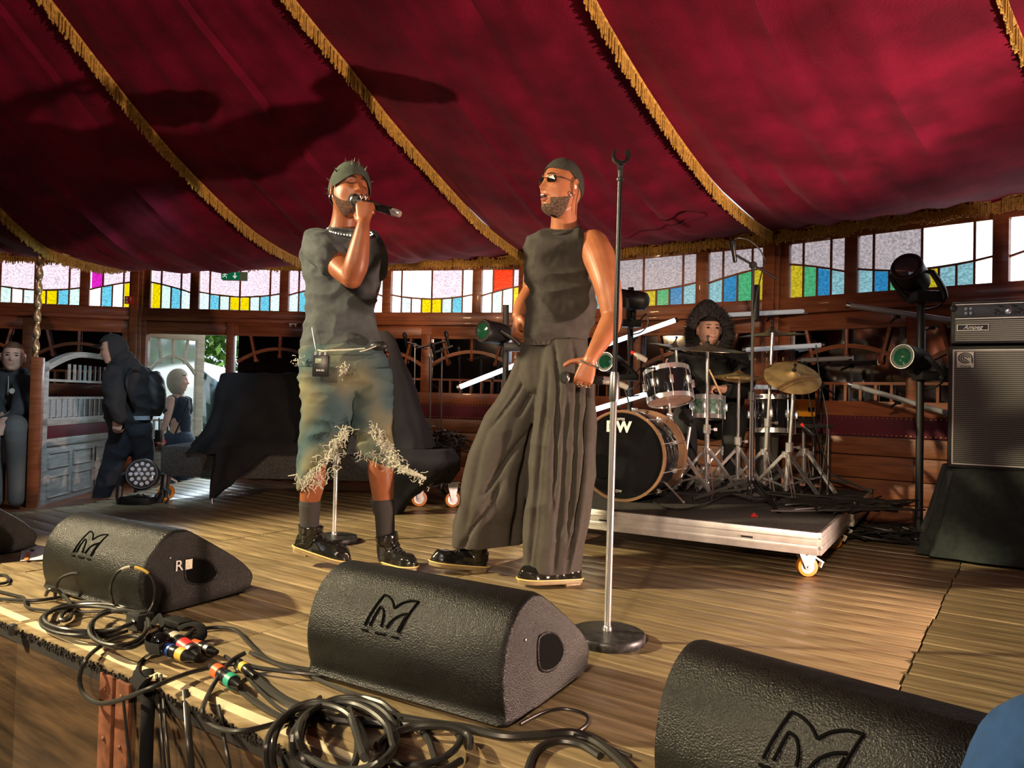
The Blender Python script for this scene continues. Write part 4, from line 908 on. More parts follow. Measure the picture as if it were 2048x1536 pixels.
# ------------------------------------------------------------------ drum kit
M['shell'] = mat('black_lacquer_shell', (.008, .008, .010), .10, coat=.8)
M['head'] = mat('translucent_drumhead', (.34, .22, .16), .3, noise_=.2, nscale=12)
M['bdhead'] = mat('black_gloss_head', (.006, .006, .007), .08, spec=.6)
M['hoopwood'] = mat('bronze_hoop', (.52, .30, .17), .25, metal=.7)
M['sparkle'] = mat('grey_green_sparkle', (.20, .34, .30), .25, metal=.5, noise_=.5, nscale=90)
M['cymbal'] = mat('dark_bronze_cymbal', (.42, .31, .14), .42, metal=.65, noise_=.3, nscale=14)
M['cymdark'] = mat('smoky_bronze_cymbal', (.20, .17, .13), .36, metal=.7, noise_=.3)
GD = 'drums of the kit'
def drum(name, label, c, ax, r, dep, shell, heads, lugs=8, hoop='chrome'):
    c = V(c); ax = nrm(ax); t = thing(name, label, 'drum', tuple(c), GD)
    b = B(); b.lathe([(r*.97, -dep/2), (r, -dep/2+.01), (r, dep/2-.01), (r*.97, dep/2)], c, ax, 48); b.build('shell', shell, t)
    for sg in (-1, 1):
        b = B(); b.lathe([(r*.985, sg*(dep/2-.018)), (r*1.03, sg*(dep/2-.018)), (r*1.035, sg*(dep/2+.012)), (r*.99, sg*(dep/2+.012)), (r*.97, sg*(dep/2+.004))], c, ax, 48, cap=False); b.build('hoop', M[hoop], t)
        b = B(); b.lathe([(.001, sg*(dep/2+.003)), (r*.98, sg*(dep/2+.001)), (r*.98, sg*(dep/2))], c, ax, 48); b.build('drum_head', heads[0 if sg < 0 else 1], t)
    a, e = ortho(ax)
    for i in range(lugs):
        q = 2*PI*(i+.5)/lugs; o = a*math.cos(q)+e*math.sin(q); b = B()
        b.tube([c+o*(r*1.035)+ax*(-dep/2-.012), c+o*(r*1.035)+ax*(dep/2+.012)], .0035, 6)
        b.box(c+o*(r+.010), (.022, .022, .05), R=np.stack([o, np.cross(ax, o), ax], 1)); b.build('lug', M['chrome'], t, bevel=.003)
    return t
c_b = P(1243, 915, 4.35); c_b[2] = DZ+.262; axf = nrm(V(-.50, -.87, 0)); bc = c_b-axf*.20
bd = drum('bass_drum', 'large black bass drum with a bronze hoop and white lettering on its front head', bc, axf, .256, .40, M['shell'], [M['head'], M['bdhead']], 10, 'hoopwood')
a_ = nrm(np.cross(Z, axf)); fc = bc+axf*.206
text('DW', .085, fc+a_*(-.02)+Z*.165+axf*.001, a_, Z, M['white'], bd, .0008, bold=.004); text('drums', .03, fc+a_*(-.02)+Z*.215+axf*.001, a_, Z, M['white'], bd, .0006); text('DW', .022, fc+a_*(-.01)-Z*.205+axf*.001, a_, Z, M['white'], bd, .0006)
b = B(); b.lathe([(.062, .0), (.066, .003), (.072, .0)], fc+a_*(-.12)-Z*.07, axf, 28, cap=False); b.lathe([(.001, .0012), (.063, .0012)], fc+a_*(-.12)-Z*.07, axf, 28, cap=False); b.build('port_hole_shade', mat('recess_shade_black', (.002, .002, .002), .9), bd)  # no real hole: flat disc with the dark inside painted black
for sg in (-1, 1):
    b = B(); b.tube([bc+a_*sg*.2-Z*.16, bc+a_*sg*.33+axf*.06-Z*.255], [.007, .006], 8); b.ball(bc+a_*sg*.33+axf*.06-Z*.255, .010, 8); b.build('spur', M['chrome'], bd)
drum('rack_tom', 'black rack tom tilted above the bass drum with chrome lugs', P(1337, 772, 4.75), nrm(V(-.1, .30, 1)), .142, .19, M['shell'], [M['head'], M['head']], 8)
drum('snare_drum', 'grey-green sparkle snare drum beside the drummer’s hand'.replace('’', ''), P(1414, 815, 4.95), nrm(V(.02, .10, 1)), .112, .13, M['sparkle'], [M['head'], M['head']], 8)
drum('floor_tom', 'black floor tom half hidden behind the cymbal stands on the right', P(1545, 830, 4.88), nrm(V(.02, .1, 1)), .135, .22, M['shell'], [M['head'], M['head']], 8)
def cymbal(label, c, ax, r, m, bell=.22, chin=0):
    c = V(c); ax = nrm(ax); t = thing('cymbal', label, 'cymbal', tuple(c), 'cymbals of the drum kit'); b = B()
    pf = [(.001, .0), (r*.06, .0), (r*bell*.6, -.010), (r*bell, -.022), (r*bell*1.3, -.025), (r*.7, -.036), (r*.93, -.044), (r, -.048+chin)]
    b.lathe(pf+[(x*.999, z-.0018) for x, z in pf[::-1]], c, ax, 56); b.build('cymbal_disc', m, t)
    b = B(); b.lathe([(.004, -.02), (.013, -.0), (.013, .010), (.006, .012), (.006, .035), (.010, .037), (.010, .048), (.003, .05)], c, ax, 14); b.build('wing_nut_and_felt', M['black'], t); return t
CY = [('wide dark cymbal in front of the drummer, lying level', 1415, 686, 4.70, (.02, -.10, 1), .235, 'cymdark'),
      ('bright bronze cymbal tilted steeply towards the camera on the right', 1588, 742, 4.45, (-.05, -.62, .80), .165, 'cymbal'),
      ('highest dark cymbal, level, right of the drummer', 1545, 657, 4.95, (-.06, -.05, 1), .215, 'cymdark'),
      ('small hi-hat pair on its stand between snare and tall boom stand', 1478, 740, 4.85, (0, -.08, 1), .165, 'cymbal'),
      ('thin cymbal left of the drummer above the rack tom', 1350, 686, 5.2, (.25, -.05, 1), .17, 'cymdark')]
for l, x, y, D, ax, r, m in CY: cymbal(l, P(x, y, D), ax, r, M[m])
b = B(); b.lathe([(.03, -.012), (.165, .018), (.165, .016), (.03, -.014)], P(1478, 740, 4.85)-Z*.07, Z, 48); o = b.build('lower_hi_hat', M['cymbal'], bpy.data.objects['cymbal.003'])
def tripod(name, label, base, top, r=.012, spread=.30, zleg=.30, group='chrome cymbal and drum stands', m='chrome', rot=0., legs=3, off=DZ):
    b0 = V(base); tp = V(top); t = thing(name, label, 'stand', tuple(b0), group)
    zh = .45*(tp[2]-b0[2]); mid = b0+V((tp-b0)[0]*.45, (tp-b0)[1]*.45, zh)
    b = B(); b.cyl(b0+Z*.06, mid, r*1.25); b.build('lower_tube', M[m], t)
    b = B(); b.cyl(mid-Z*.02, tp, r*.8); b.build('upper_tube', M[m], t)
    b = B(); b.lathe([(r*1.3, -.03), (r*1.9, -.025), (r*1.9, .025), (r*1.3, .03)], mid, Z, 14); b.tube([mid, mid+V(.04, -.01, 0)], [.005, .005], 8); b.box(mid+V(.05, -.01, 0), (.022, .006, .018)); b.build('clamp', M[m], t)
    b = B(); b.lathe([(r*1.4, -.02), (r*2.2, -.018), (r*2.2, .018), (r*1.4, .02)], b0+Z*zleg, Z, 14); b.lathe([(r*1.3, -.015), (r*2.0, -.012), (r*2.0, .012), (r*1.3, .015)], b0+Z*.09, Z, 14); b.build('leg_collar', M[m], t)
    for i in range(legs):
        q = rot+2*PI*i/legs; o = V(math.cos(q), math.sin(q), 0); s_ = V(-o[1], o[0], 0); foot = b0+o*spread+Z*.012; l = thing_part('leg', t, foot)
        b = B()
        for sg in (-1, 1): b.beam(b0+o*r*1.5+s_*sg*.010+Z*zleg, foot+s_*sg*.008, .004, .016)
        b.beam(b0+o*r*1.5+Z*.09, b0+o*(spread*.55)+Z*(zleg*.45), .008, .012); b.build('leg_strut', M[m], l)
        b = B(); b.lathe([(.008, 0), (.014, .004), (.014, .028), (.009, .034)], foot-Z*.012, Z, 10); b.build('rubber_tip', M['rubber'], l)
    return t
for lab, x, yt, yb, D, tx in (('chrome stand of the wide dark cymbal, in front of the drummer', 1413, 692, 1000, 4.70, 1415), ('chrome hi-hat stand with a pedal', 1475, 750, 985, 4.85, 1478),
        ('tall chrome stand of the highest cymbal', 1528, 662, 1002, 4.75, 1545), ('chrome stand of the tilted bronze cymbal', 1572, 760, 985, 4.55, 1588),
        ('chrome stand between the hi-hat and the tall cymbal stand', 1445, 800, 990, 4.95, 1448), ('chrome stand at the back right of the kit behind the tilted cymbal', 1608, 800, 975, 4.95, 1606), ('chrome stand of the thin cymbal left of the drummer', 1368, 692, 975, 5.1, 1352),
        ('short chrome stand holding the snare', 1357, 850, 985, 4.70, 1380)):
    bb_ = P(x, yb, D); bb_[2] = DZ; tp_ = P(tx, yt+4, D); tripod('drum_stand', lab, bb_, tp_, .0125, .26, .28, rot=random.uniform(0, 2))
b = B(); c_ = P(1475, 985, 4.72); c_[2] = DZ; b.beam(c_+Z*.01, c_+V(.05, -.28, .01), .09, .012); b.beam(c_+Z*.10, c_+V(.05, -.26, .03), .07, .010); b.build('pedal', M['steel'], bpy.data.objects['drum_stand.001'])
# tom arm and clamps on the bass drum
b = B(); b.tube([P(1337, 800, 4.80), P(1340, 830, 4.82), P(1352, 870, 4.75)], .011, 10); b.ball(P(1340, 830, 4.82), .022, 12); b.lathe([(.014, -.03), (.017, -.02), (.017, .02), (.014, .03)], P(1340, 862, 4.78), Z, 12)
t = thing('tom_mount', 'chrome tom mount clamped between rack tom and bass drum', 'stand', tuple(P(1340, 862, 4.78)), 'chrome cymbal and drum stands'); b.build('arm', M['chrome'], t)
b = B(); b.tube([P(1335, 718, 4.70), P(1330, 735, 4.68)], .008, 8); b.build('post', M['chrome'], t)
# throne
c_ = P(1462, 850, 5.35); t = thing('drum_throne', 'drummer stool with round black seat behind the snare', 'stool', (c_[0], c_[1], DZ)); b = B(); b.lathe([(.16, 0), (.18, .02), (.18, .07), (.15, .09), (.001, .092)], V(c_[0], c_[1], DZ+.42)); b.build('seat', M['black'], t); b = B(); b.cyl(V(c_[0], c_[1], DZ), V(c_[0], c_[1], DZ+.43), .018); b.build('post', M['chrome'], t)
# small microphones clipped to the drums (pale bodies, red bands)
M['micgrey'] = mat('grey_microphone_body', (.42, .40, .36), .4, metal=.3); M['redband'] = mat('red_band', (.7, .03, .03), .4)
for lab, x, y, D, dx, dz in (('pale grey clip-on drum microphone above the rack tom rim', 1288, 718, 4.65, -.09, .05), ('pale grey drum microphone left of the rack tom', 1250, 773, 4.55, -.09, .04), ('dark drum microphone with a red band above the tilted cymbal’s post'.replace('’s', ''), 1563, 778, 4.6, -.02, .08), ('dark drum microphone with red connector at the right of the kit', 1625, 868, 4.7, -.05, .05)):
    p = P(x, y, D); q = p+V(dx, .02, dz); d = nrm(q-p); t = thing('drum_microphone', lab, 'microphone', tuple(p), 'microphones clipped on the drum kit'); m_ = M['micgrey'] if x < 1500 else M['micblack']
    b = B(); b.lathe([(.010, -.02), (.017, -.015), (.019, .02), (.014, .06), (.009, .07)], p, d, 14); b.build('capsule', m_, t); b = B(); b.lathe([(.0095, .07), (.0105, .072), (.0105, .09), (.008, .092)], p, d, 12); b.build('coloured_band', M['redband'], t)
    b = B(); b.tube([p-Z*.005, p-Z*.05+V(.01, 0, 0), p-Z*.06+V(.03, 0, 0), p-Z*.05+V(.09, .02, 0)], .005, 6); b.build('clip', M['black'], t)
    if x == 1250: b = B(); b.tube([p+Z*-.02, P(1256, 800, 4.5), P(1262, 828, 4.42)], .005, 6, smooth=3); b.build('mount_arm', M['black'], t)
    tag(Bc := (lambda bb: bb)(B().tube([q, q+V(-.02, .02, .03), q+V(-.05, .04, -.15), V(q[0]-.06, q[1]+.05, DZ+.02)], .004, 6, smooth=5)).build('drum_microphone_cable', M['cable']), 'thin black cable hanging from the '+lab[:48], 'cable', 'cables on the drum riser') if False else None
# drum sticks and orange bag
c_ = P(1603, 816, 4.95); t = thing('tool_case', 'small orange case with a black corner behind the floor tom', 'case', tuple(c_)); b = B(); b.box(c_, (.15, .10, .115)); b.build('body', mat('orange_plastic', (.80, .33, .02), .45), t, bevel=.01); b = B(); b.box(c_+V(.045, -.052, -.01), (.045, .006, .03)); b.box(c_+V(0, 0, -.09), (.16, .12, .05)); b.build('trim', M['black'], t, bevel=.004)
c_ = P(1585, 850, 5.0); t = thing('side_table', 'small table with pale edge holding the orange case', 'table', (c_[0], c_[1], DZ)); b = B(); b.box(V(c_[0], c_[1], c_[2]), (.42, .28, .025)); b.build('table_top', M['steel'], t, bevel=.003)
for sx in (-.19, .19):
    for sy in (-.12, .12): b = B(); b.cyl(V(c_[0]+sx, c_[1]+sy, DZ), V(c_[0]+sx, c_[1]+sy, c_[2]), .010); b.build('leg', M['steel'], t)
c_ = P(1533, 920, 5.0); t = thing('barrel', 'grey metal cylinder standing among the cymbal stands', 'cylinder', (c_[0], c_[1], DZ)); b = B(); b.lathe([(.075, 0), (.078, .01), (.072, .25), (.078, .49), (.074, .50), (.001, .505)], V(c_[0], c_[1], DZ)); b.build('drum_body', mat('dull_grey_metal', (.20, .20, .19), .4, metal=.6), t)
# boom stands
def boom_stand(label, base, top, boom_end, group=None, mic=True, off=0, spread=.32, m='black', r=.011):
    t = tripod('boom_microphone_stand', label, base, top, r, spread, .14, group, m, rot=random.uniform(0, 2)); b = B(); be = V(boom_end); tp = V(top); d = nrm(be-tp); b.cyl(tp-d*.16, be, .007, n=10); b.build('boom_arm', M[m], t)
    b = B(); b.lathe([(.016, -.016), (.02, -.012), (.02, .012), (.016, .016)], tp, V(0, 1, 0), 14); b.build('pivot', M['black'], t)
    if mic:
        b = B(); b.lathe([(.008, -.05), (.012, -.045), (.013, .03), (.018, .04), (.018, .075), (.008, .085)], be, nrm(V(-.2, -.1, .95)), 14); b.build('microphone_capsule', M['micblack'], t)
    return t
g_ = P(1502, 1012, 4.35); g_[2] = DZ; boom_stand('tall black boom stand rising in front of the drums with a small microphone aimed down', g_, P(1506, 530, 4.35), P(1468, 508, 4.35), None)
b = B(); b.tube([P(1462, 500, 4.35), P(1465, 482, 4.35), P(1478, 476, 4.36), P(1500, 482, 4.36), P(1520, 500, 4.37), P(1530, 520, 4.37)], .004, 6, smooth=5); b.build('looped_cable', M['cable'], bpy.data.objects['boom_microphone_stand'])
b = B(); b.cyl(P(1512, 640, 4.9), P(1514, 570, 4.9), .02); b.build('clamped_tube', M['black'], bpy.data.objects['boom_microphone_stand'])
for i, (lab, x, yt, D, ex, ey) in enumerate((('thin boom stand behind the black cloth, leaning left, with a cable', 862, 690, 6.3, 895, 682), ('second thin boom stand left of the drum kit by the mirrors', 884, 700, 6.1, 868, 706), ('low boom stand at the right of the kit reaching over the cymbals', 1643, 770, 5.1, 1612, 748), ('thin chrome stand behind the singer in sunglasses by the mirrors', 830, 690, 6.5, 812, 684), )):
    zb = DZ if x > 1500 else 0
    g_ = P(x-3, 1000, D); g_[2] = zb; boom_stand(lab, g_, P(x, yt, D), P(ex, ey, D-.1), 'thin boom stands behind the performers', mic=True, m='steel' if i != 2 else 'black', r=.008)
# ------------------------------------------------------------------ drummer
c_ = P(1420, 760, 5.25); t = thing('person', 'person in a black fur-trimmed hooded parka seated behind the drums holding a stick', 'person', (c_[0], c_[1], DZ)); D_ = t
HD = Head(P(1418, 660, 5.15), nrm(V(.05, -1, -.02)), (0, 0, 1), .98); body = B(); HD.add(body, 48, 40)
hx = lambda x, y, D: P(x, y, D)
limb(body, [(hx(1420, 670, 5.18), .055), (hx(1420, 700, 5.2), .055)]); limb(body, [(hx(1420, 705, 5.24), .11), (hx(1420, 790, 5.25), .12), (hx(1420, 850, 5.28), .12)])
limb(body, [(hx(1370, 725, 5.2), .05), (hx(1362, 770, 5.05), .045), (hx(1385, 800, 4.95), .03)]); limb(body, [(hx(1470, 725, 5.2), .05), (hx(1482, 775, 5.05), .042), (hx(1445, 778, 4.92), .028)])
hand(body, hx(1447, 777, 4.92), (-1, -.2, .1), (0, 0, -1), (0, .9, .2), curl=(60, 70, 50)); hand(body, hx(1385, 800, 4.95), (.6, -.6, 0), (0, 0, -1), (1, 0, 0), curl=(60, 70, 50))
for sx, k in ((-1, 1385), (1, 1450)): limb(body, [(hx(1420+sx*12, 850, 5.25), .085), (hx(k+sx*18, 838, 4.98), .07), (hx(k+sx*12, 900, 4.95), .05), (hx(k+sx*12, 960, 4.98), .04)])
body.build('body', M['skinpale'], t, voxel=.0065, smooth=2)
for sx in (-1, 1):
    b = B(); b.ball(HD.w((sx*.031, .083, .010)), (.011, .006, .006), 10, R=HD.R); b.build('eye', M['iris'], t); arc_on(HD, [sx*x for x in (.014, .026, .042)], lambda x: .030, .0025, 'eyebrow', hairm, t)
arc_on(HD, (-.022, -.010, 0, .010, .022), lambda x: -.058+abs(x)*.25, .0035, 'lips', M['lip2'], t)
HD.shell(lambda x, y, z: z > (.050 if y > 0 else -.05), .006, 'fringe_hair', mat('black_hair', (.012, .010, .010), .7), t)
M['parka'] = mat('black_parka', (.012, .013, .014), .8, sheen=.2, bump=.2, bscale=80); M['fur'] = mat('black_faux_fur', (.022, .020, .020), .8, sheen=.4)
b = B(); cloth_rows(b, [(700, 1372, 1468, 5.25), (720, 1350, 1490, 5.24), (760, 1348, 1492, 5.24), (820, 1362, 1482, 5.26), (870, 1366, 1478, 5.28)], 5.25, .7, n=40)
limb(b, [(hx(1366, 724, 5.2), .085), (hx(1356, 768, 5.06), .078), (hx(1378, 796, 4.97), .055)]); limb(b, [(hx(1474, 724, 5.2), .085), (hx(1486, 772, 5.06), .078), (hx(1458, 778, 4.95), .052)])
b.build('parka', M['parka'], t, voxel=.011, smooth=4, disp=wrinkle(.018, (8, 8, 9)))
b = B(); R = []
for y, hw, dy in ((598, 6, .12), (604, 17, .13), (615, 28, .14), (632, 37, .15), (655, 43, .16), (680, 44, .15), (700, 44, .12)):
    c = P(1417, y, 5.22); R.append([c+V(px2m(5.2)*hw*math.cos(q), .03+dy*math.sin(q)*(1 if math.sin(q) > 0 else .35), 0) for q in np.linspace(0, 2*PI, 32, endpoint=False)])
b.rings(R)
b.build('hood', M['parka'], t, smooth=2)
b = B()
for i in range(2600):
    q = random.uniform(0, 2*PI); r1 = random.uniform(.095, .142); c = P(1418, 664, 5.07+random.uniform(-.03, .05))+V(.98*r1*math.cos(q), 0, 1.12*r1*math.sin(q)); o = V(math.cos(q), random.uniform(-.9, .2), math.sin(q)); o = nrm(o+V(random.gauss(0, .3), 0, random.gauss(0, .3)))
    sd = nrm(np.cross(o, V(0, 1, .1)))*.004; b.add([c-sd, c+sd, c+o*random.uniform(.03, .065)], [(0, 1, 2)])
b.build('fur_trim', M['fur'], t, kind='stuff')
cap_limb(t, 'trousers', M['parka'], [[(hx(1408, 850, 5.25), .11), (hx(1370, 835, 4.98), .088), (hx(1374, 900, 4.95), .068), (hx(1372, 985, 5.0), .055)], [(hx(1432, 850, 5.25), .11), (hx(1468, 832, 4.98), .088), (hx(1463, 900, 4.95), .068), (hx(1458, 985, 5.0), .055)]], .011)
b = B(); s0, s1 = P(1438, 782, 4.88), P(1420, 742, 4.80); b.tube([s0-(s1-s0)*.4, s0, s0+(s1-s0)*.9, s1, s1+(s1-s0)*.06], [.0075, .0075, .005, .0035, .005], 10); tag(b.build('drumstick', mat('hickory', (.70, .50, .26), .5)), 'pale wooden drumstick held up in the drummer’s hand'.replace('’s', ''), 'drumstick')
# ------------------------------------------------------------------ bass amplifier on a cloth-covered box
AD = 4.05; ax_ = nrm(V(.86, -.50, 0)); ay_ = V(-ax_[1], ax_[0], 0); AR = np.stack([ax_, ay_, Z], 1)
a0 = P(1894, 935, AD); zt, zb_ = P(1897, 692, AD)[2], a0[2]; Hc = zt-zb_
M['grillecloth'] = mat('silver_grille_cloth', (.20, .195, .18), .8, bump=.6, bscale=300); M['tolex'] = mat('black_tolex', (.018, .018, .018), .55, bump=.3, bscale=250); M['piping'] = mat('white_piping', (.75, .74, .70), .4)
nt = M['grillecloth'].node_tree; wv = nt.nodes.new('ShaderNodeTexWave'); wv.bands_direction = 'Z'; wv.inputs['Scale'].default_value = 30; tc = nt.nodes.new('ShaderNodeTexCoord'); nt.links.new(tc.outputs['Object'], wv.inputs[0]); rp = nt.nodes.new('ShaderNodeValToRGB'); rp.color_ramp.elements[0].color = (.045, .045, .042, 1); rp.color_ramp.elements[1].color = (.27, .265, .25, 1); nt.links.new(wv.outputs[0], rp.inputs[0]); nt.links.new(rp.outputs[0], nt.nodes['Principled BSDF'].inputs['Base Color'])
def apt(x, y, z): return V(a0[0], a0[1], zb_)+ax_*x+ay_*y+Z*z
Wc = .62
t = thing('speaker_cabinet', 'tall bass speaker cabinet with silver grille and white piping on the draped box', 'speaker', tuple(apt(0, 0, 0)))
b = B(); b.box(apt(Wc/2, .20, Hc/2), (Wc, .40, Hc), R=AR); b.build('cabinet', M['tolex'], t, bevel=.012)
b = B(); b.box(apt(Wc/2, -.002, Hc/2), (Wc-.05, .012, Hc-.05), R=AR); b.build('grille', M['grillecloth'], t, flat=True)
b = B(); q = .024; b.tube([apt(q, -.006, q), apt(Wc-q, -.006, q), apt(Wc-q, -.006, Hc-q), apt(q, -.006, Hc-q)], .006, 6, close=True); b.build('piping', M['piping'], t)
b = B(); b.box(apt(.078, -.012, Hc-.075), (.078, .006, .085), R=AR); b.build('badge', mat('badge_silver', (.70, .68, .62), .4), t, bevel=.002)
b = B()
bl = mat('badge_black', (.02, .02, .02), .4); cc = apt(.078, -.016, Hc-.066)
for r_ in (.010, .020, .030): b.tube([cc+ax_*r_*math.cos(q)+Z*r_*.9*math.sin(q) for q in np.linspace(0, 1.72*PI, 20)], .0028, 5)
b.tube([cc+ax_*.030, cc+ax_*.032-Z*.028], .003, 5); b.build('badge_spiral', bl, t); text('Ampeg', .018, apt(.078, -.0155, Hc-.110), ax_, Z, bl, t, .0006, shear=.3)
zh0 = Hc+.012; Hh = .225
t = thing('amplifier_head', 'silver-fronted bass amplifier head with a row of knobs on top of the cabinet', 'amplifier', tuple(apt(0, 0, zh0)))
b = B(); b.box(apt(Wc/2+.01, .17, zh0+Hh/2), (Wc, .34, Hh), R=AR); b.build('case', M['tolex'], t, bevel=.012)
b = B(); b.box(apt(Wc/2+.01, -.001, zh0+.068), (Wc-.04, .012, .115), R=AR); b.build('lower_grille', M['grillecloth'], t, flat=True)
b = B(); b.box(apt(Wc/2+.01, -.002, zh0+.172), (Wc-.04, .010, .068), R=AR); b.build('control_panel', mat('panel_black_blue', (.035, .037, .042), .35), t, bevel=.002)
b = B(); b.box(apt(Wc/2+.01, -.006, zh0+.133), (Wc-.04, .004, .005), R=AR); b.box(apt(Wc/2+.01, -.006, zh0+.209), (Wc-.04, .004, .004), R=AR); b.build('trim_line', M['piping'], t, flat=True)
b = B(); b.box(apt(.11, -.010, zh0+.085), (.145, .004, .034), R=AR); b.build('name_plate', M['piping'], t, bevel=.001); b = B(); b.box(apt(.11, -.0125, zh0+.085), (.137, .003, .027), R=AR); b.build('name_plate_field', bl, t, flat=True)
text('Ampeg', .030, apt(.11, -.0145, zh0+.085), ax_, Z, M['piping'], t, .0006, shear=.35)
for i in range(7):
    x = .215+i*.052; b = B(); b.lathe([(.014, 0), (.014, .010), (.010, .013), (.0095, .024), (.001, .025)], apt(x, -.008, zh0+.165), -ay_, 14); b.build('knob', M['chrome'] if i % 2 else M['black'], t)
for i in range(4): b = B(); b.lathe([(.009, 0), (.009, .006), (.001, .007)], apt(.08+(i % 2)*.022, -.006, zh0+.160+(i//2)*.024), -ay_, 12); b.build('input_jack', M['steel'], t)
for i in range(3): b = B(); b.box(apt(.23+i*.06, -.012, zh0+.195), (.014, .012, .008), R=AR); b.build('switch', M['black'], t)
for sx in (.02, Wc): b = B(); b.box(apt(sx-.0, .0, zh0+.19), (.03, .03, .03), R=AR); b.build('corner', M['black'], t, bevel=.008)
# draped box
t = thing('draped_box', 'box hidden under a black-green cloth holding up the bass amplifier', 'cloth-covered box', tuple(apt(.3, .2, -zb_))); b = B()
b.box(apt(Wc/2+.05, .28, -zb_/2-.008), (Wc+.10, .55, zb_-.016), R=AR); b.build('box', M['black'], t)
def drape(rows, folds, amp, n=160, base=0):
    """cloth hanging over a box: rows of (z, outward growth)"""
    R = []
    for k, (z, g) in enumerate(rows):
        ring = []
        for j in range(n):
            q = 2*PI*j/n; c, s_ = math.cos(q), math.sin(q); x = math.copysign(abs(c)**.35, c); y = math.copysign(abs(s_)**.35, s_)
            f = amp*(k/(len(rows)-1))**1.1*(math.sin(q*folds+1.3*math.sin(q*3))+.6*math.sin(q*folds*1.7+2))
            ring.append((x*(1+g)+c*f, y*(1+g)+s_*f, z))
        R.append(ring)
    return R
b = B(); hx_, hy_ = (Wc+.13)/2, .29
R = [[apt(Wc/2+.05+x*hx_*(1), .27+y*hy_, z-zb_) for x, y, z in ring] for ring in drape([(zb_+.001, -.9), (zb_+.003, -.04), (zb_-.004, .01), (zb_*.85, .05), (zb_*.6, .12), (zb_*.35, .20), (zb_*.15, .28), (.015, .36)], 11, .05)]
M['greencloth'] = mat('black_green_cloth', (.030, .040, .034), .9, sheen=.3, noise_=.2, nscale=30); b.rings(R); b.build('cloth', M['greencloth'], t, smooth=1)

# ------------------------------------------------------------------ lit tubes, moving heads and their poles
TG = 'slim light tubes on the rig behind the band'
for lab, x0, y0, D0, x1, y1, D1, m in (('lit white light tube sloping up left of the trousered singer', 917, 775, 5.6, 1052, 722, 5.6, 'tube_on'), ('lit white light tube rising right of the trousered singer arm', 1190, 697, 5.6, 1352, 640, 5.7, 'tube_on'), ('lower lit white light tube above the bass drum', 1180, 822, 5.3, 1296, 787, 5.4, 'tube_on'),
        ('pale level light tube behind the top cymbal', 1452, 630, 5.6, 1636, 621, 5.5, 'tube_dim'), ('pale light tube behind the drummer shoulder level with the wide cymbal', 1488, 700, 5.6, 1645, 690, 5.5, 'tube_dim'), ('pale light tube low behind the hi-hat', 1474, 773, 5.6, 1606, 776, 5.5, 'tube_dim'), ('thin bluish light tube end above the tilted cymbal', 1600, 721, 5.3, 1702, 716, 5.1, 'tube_off'),
        ('unlit grey light tube reaching from above the mirrors to the amplifier head', 1697, 611, 4.9, 1905, 641, 4.6, 'tube_off'), ('unlit grey light tube sloping down to the speaker cabinet', 1700, 769, 4.9, 1905, 829, 4.6, 'tube_off')):
    p, q = P(x0, y0, D0), P(x1, y1, D1); d = nrm(q-p); t = thing('light_tube', lab, 'light tube', tuple(p), TG); b = B(); b.cyl(p, q, .018 if m == 'tube_on' else .017, n=14); b.build('tube', M[m], t)
    for e in (p, q): b = B(); b.cyl(e-d*.012, e+d*.012, .0195, n=14); b.build('end_cap', M['steel'], t)
    b = B(); c = p+(q-p)*.5; b.box(c+V(0, .02, -.02), (.03, .03, .03)); b.cyl(c+V(0, .02, -.02), c+V(0, .10, -.05), .008); b.build('clip', M['black'], t)
def moving_head(label, c, aim, k=1., lensm='lensdark', base=None, group='moving spotlights on poles', hang=None):
    c = V(c); d = nrm(aim); t = thing('moving_light', label, 'stage light', tuple(c), group); r = .085*k
    b = B(); b.lathe([(r*.5, -.15*k), (r*.85, -.13*k), (r, -.05*k), (r*.98, .05*k), (r*1.02, .09*k), (r*.95, .10*k)], c, d, 32); b.build('housing', M['black'], t)
    b = B(); b.lathe([(r*.88, .093*k), (r*.93, .104*k), (r*.90, .104*k)], c, d, 32, cap=False); b.build('lens_ring', M['steel'], t)
    b = B(); b.lathe([(r*.88, .09*k), (r*.6, .104*k), (.001, .110*k)], c, d, 32, cap=False); b.build('lens', M[lensm], t)
    s_ = nrm(np.cross(d, Z)); ub = V(hang) if hang is not None else c-Z*.20*k
    b = B(); dn = nrm(ub-c)
    for sg in (-1, 1): b.tube([c+s_*sg*r*1.0, c+s_*sg*r*1.28, c+s_*sg*r*1.28+dn*.12*k, c+s_*sg*r*.9+dn*.18*k, ub], [.012*k, .016*k, .018*k, .018*k, .02*k], 8, smooth=2)
    b.build('yoke', M['black'], t)
    b = B(); b.box(ub+dn*.03*k, (.16*k, .13*k, .06*k)); b.build('base', M['black'], t, bevel=.008*k)
    b = B(); b.tube([ub+V(.08*k, 0, 0), ub+V(.13*k, .02, .05), ub+V(.15*k, .02, -.02), ub+V(.10*k, .03, -.08), ub+V(.02, .05, -.10)], .006*k, 6, smooth=4); b.build('cable_loop', M['cable'], t)
    return t
M['lensgreen'] = mat('green_tinted_lens', (.008, .075, .042), .10, spec=.9); M['lensdark'] = mat('dark_glass_lens', (.05, .055, .06), .06, spec=.9)
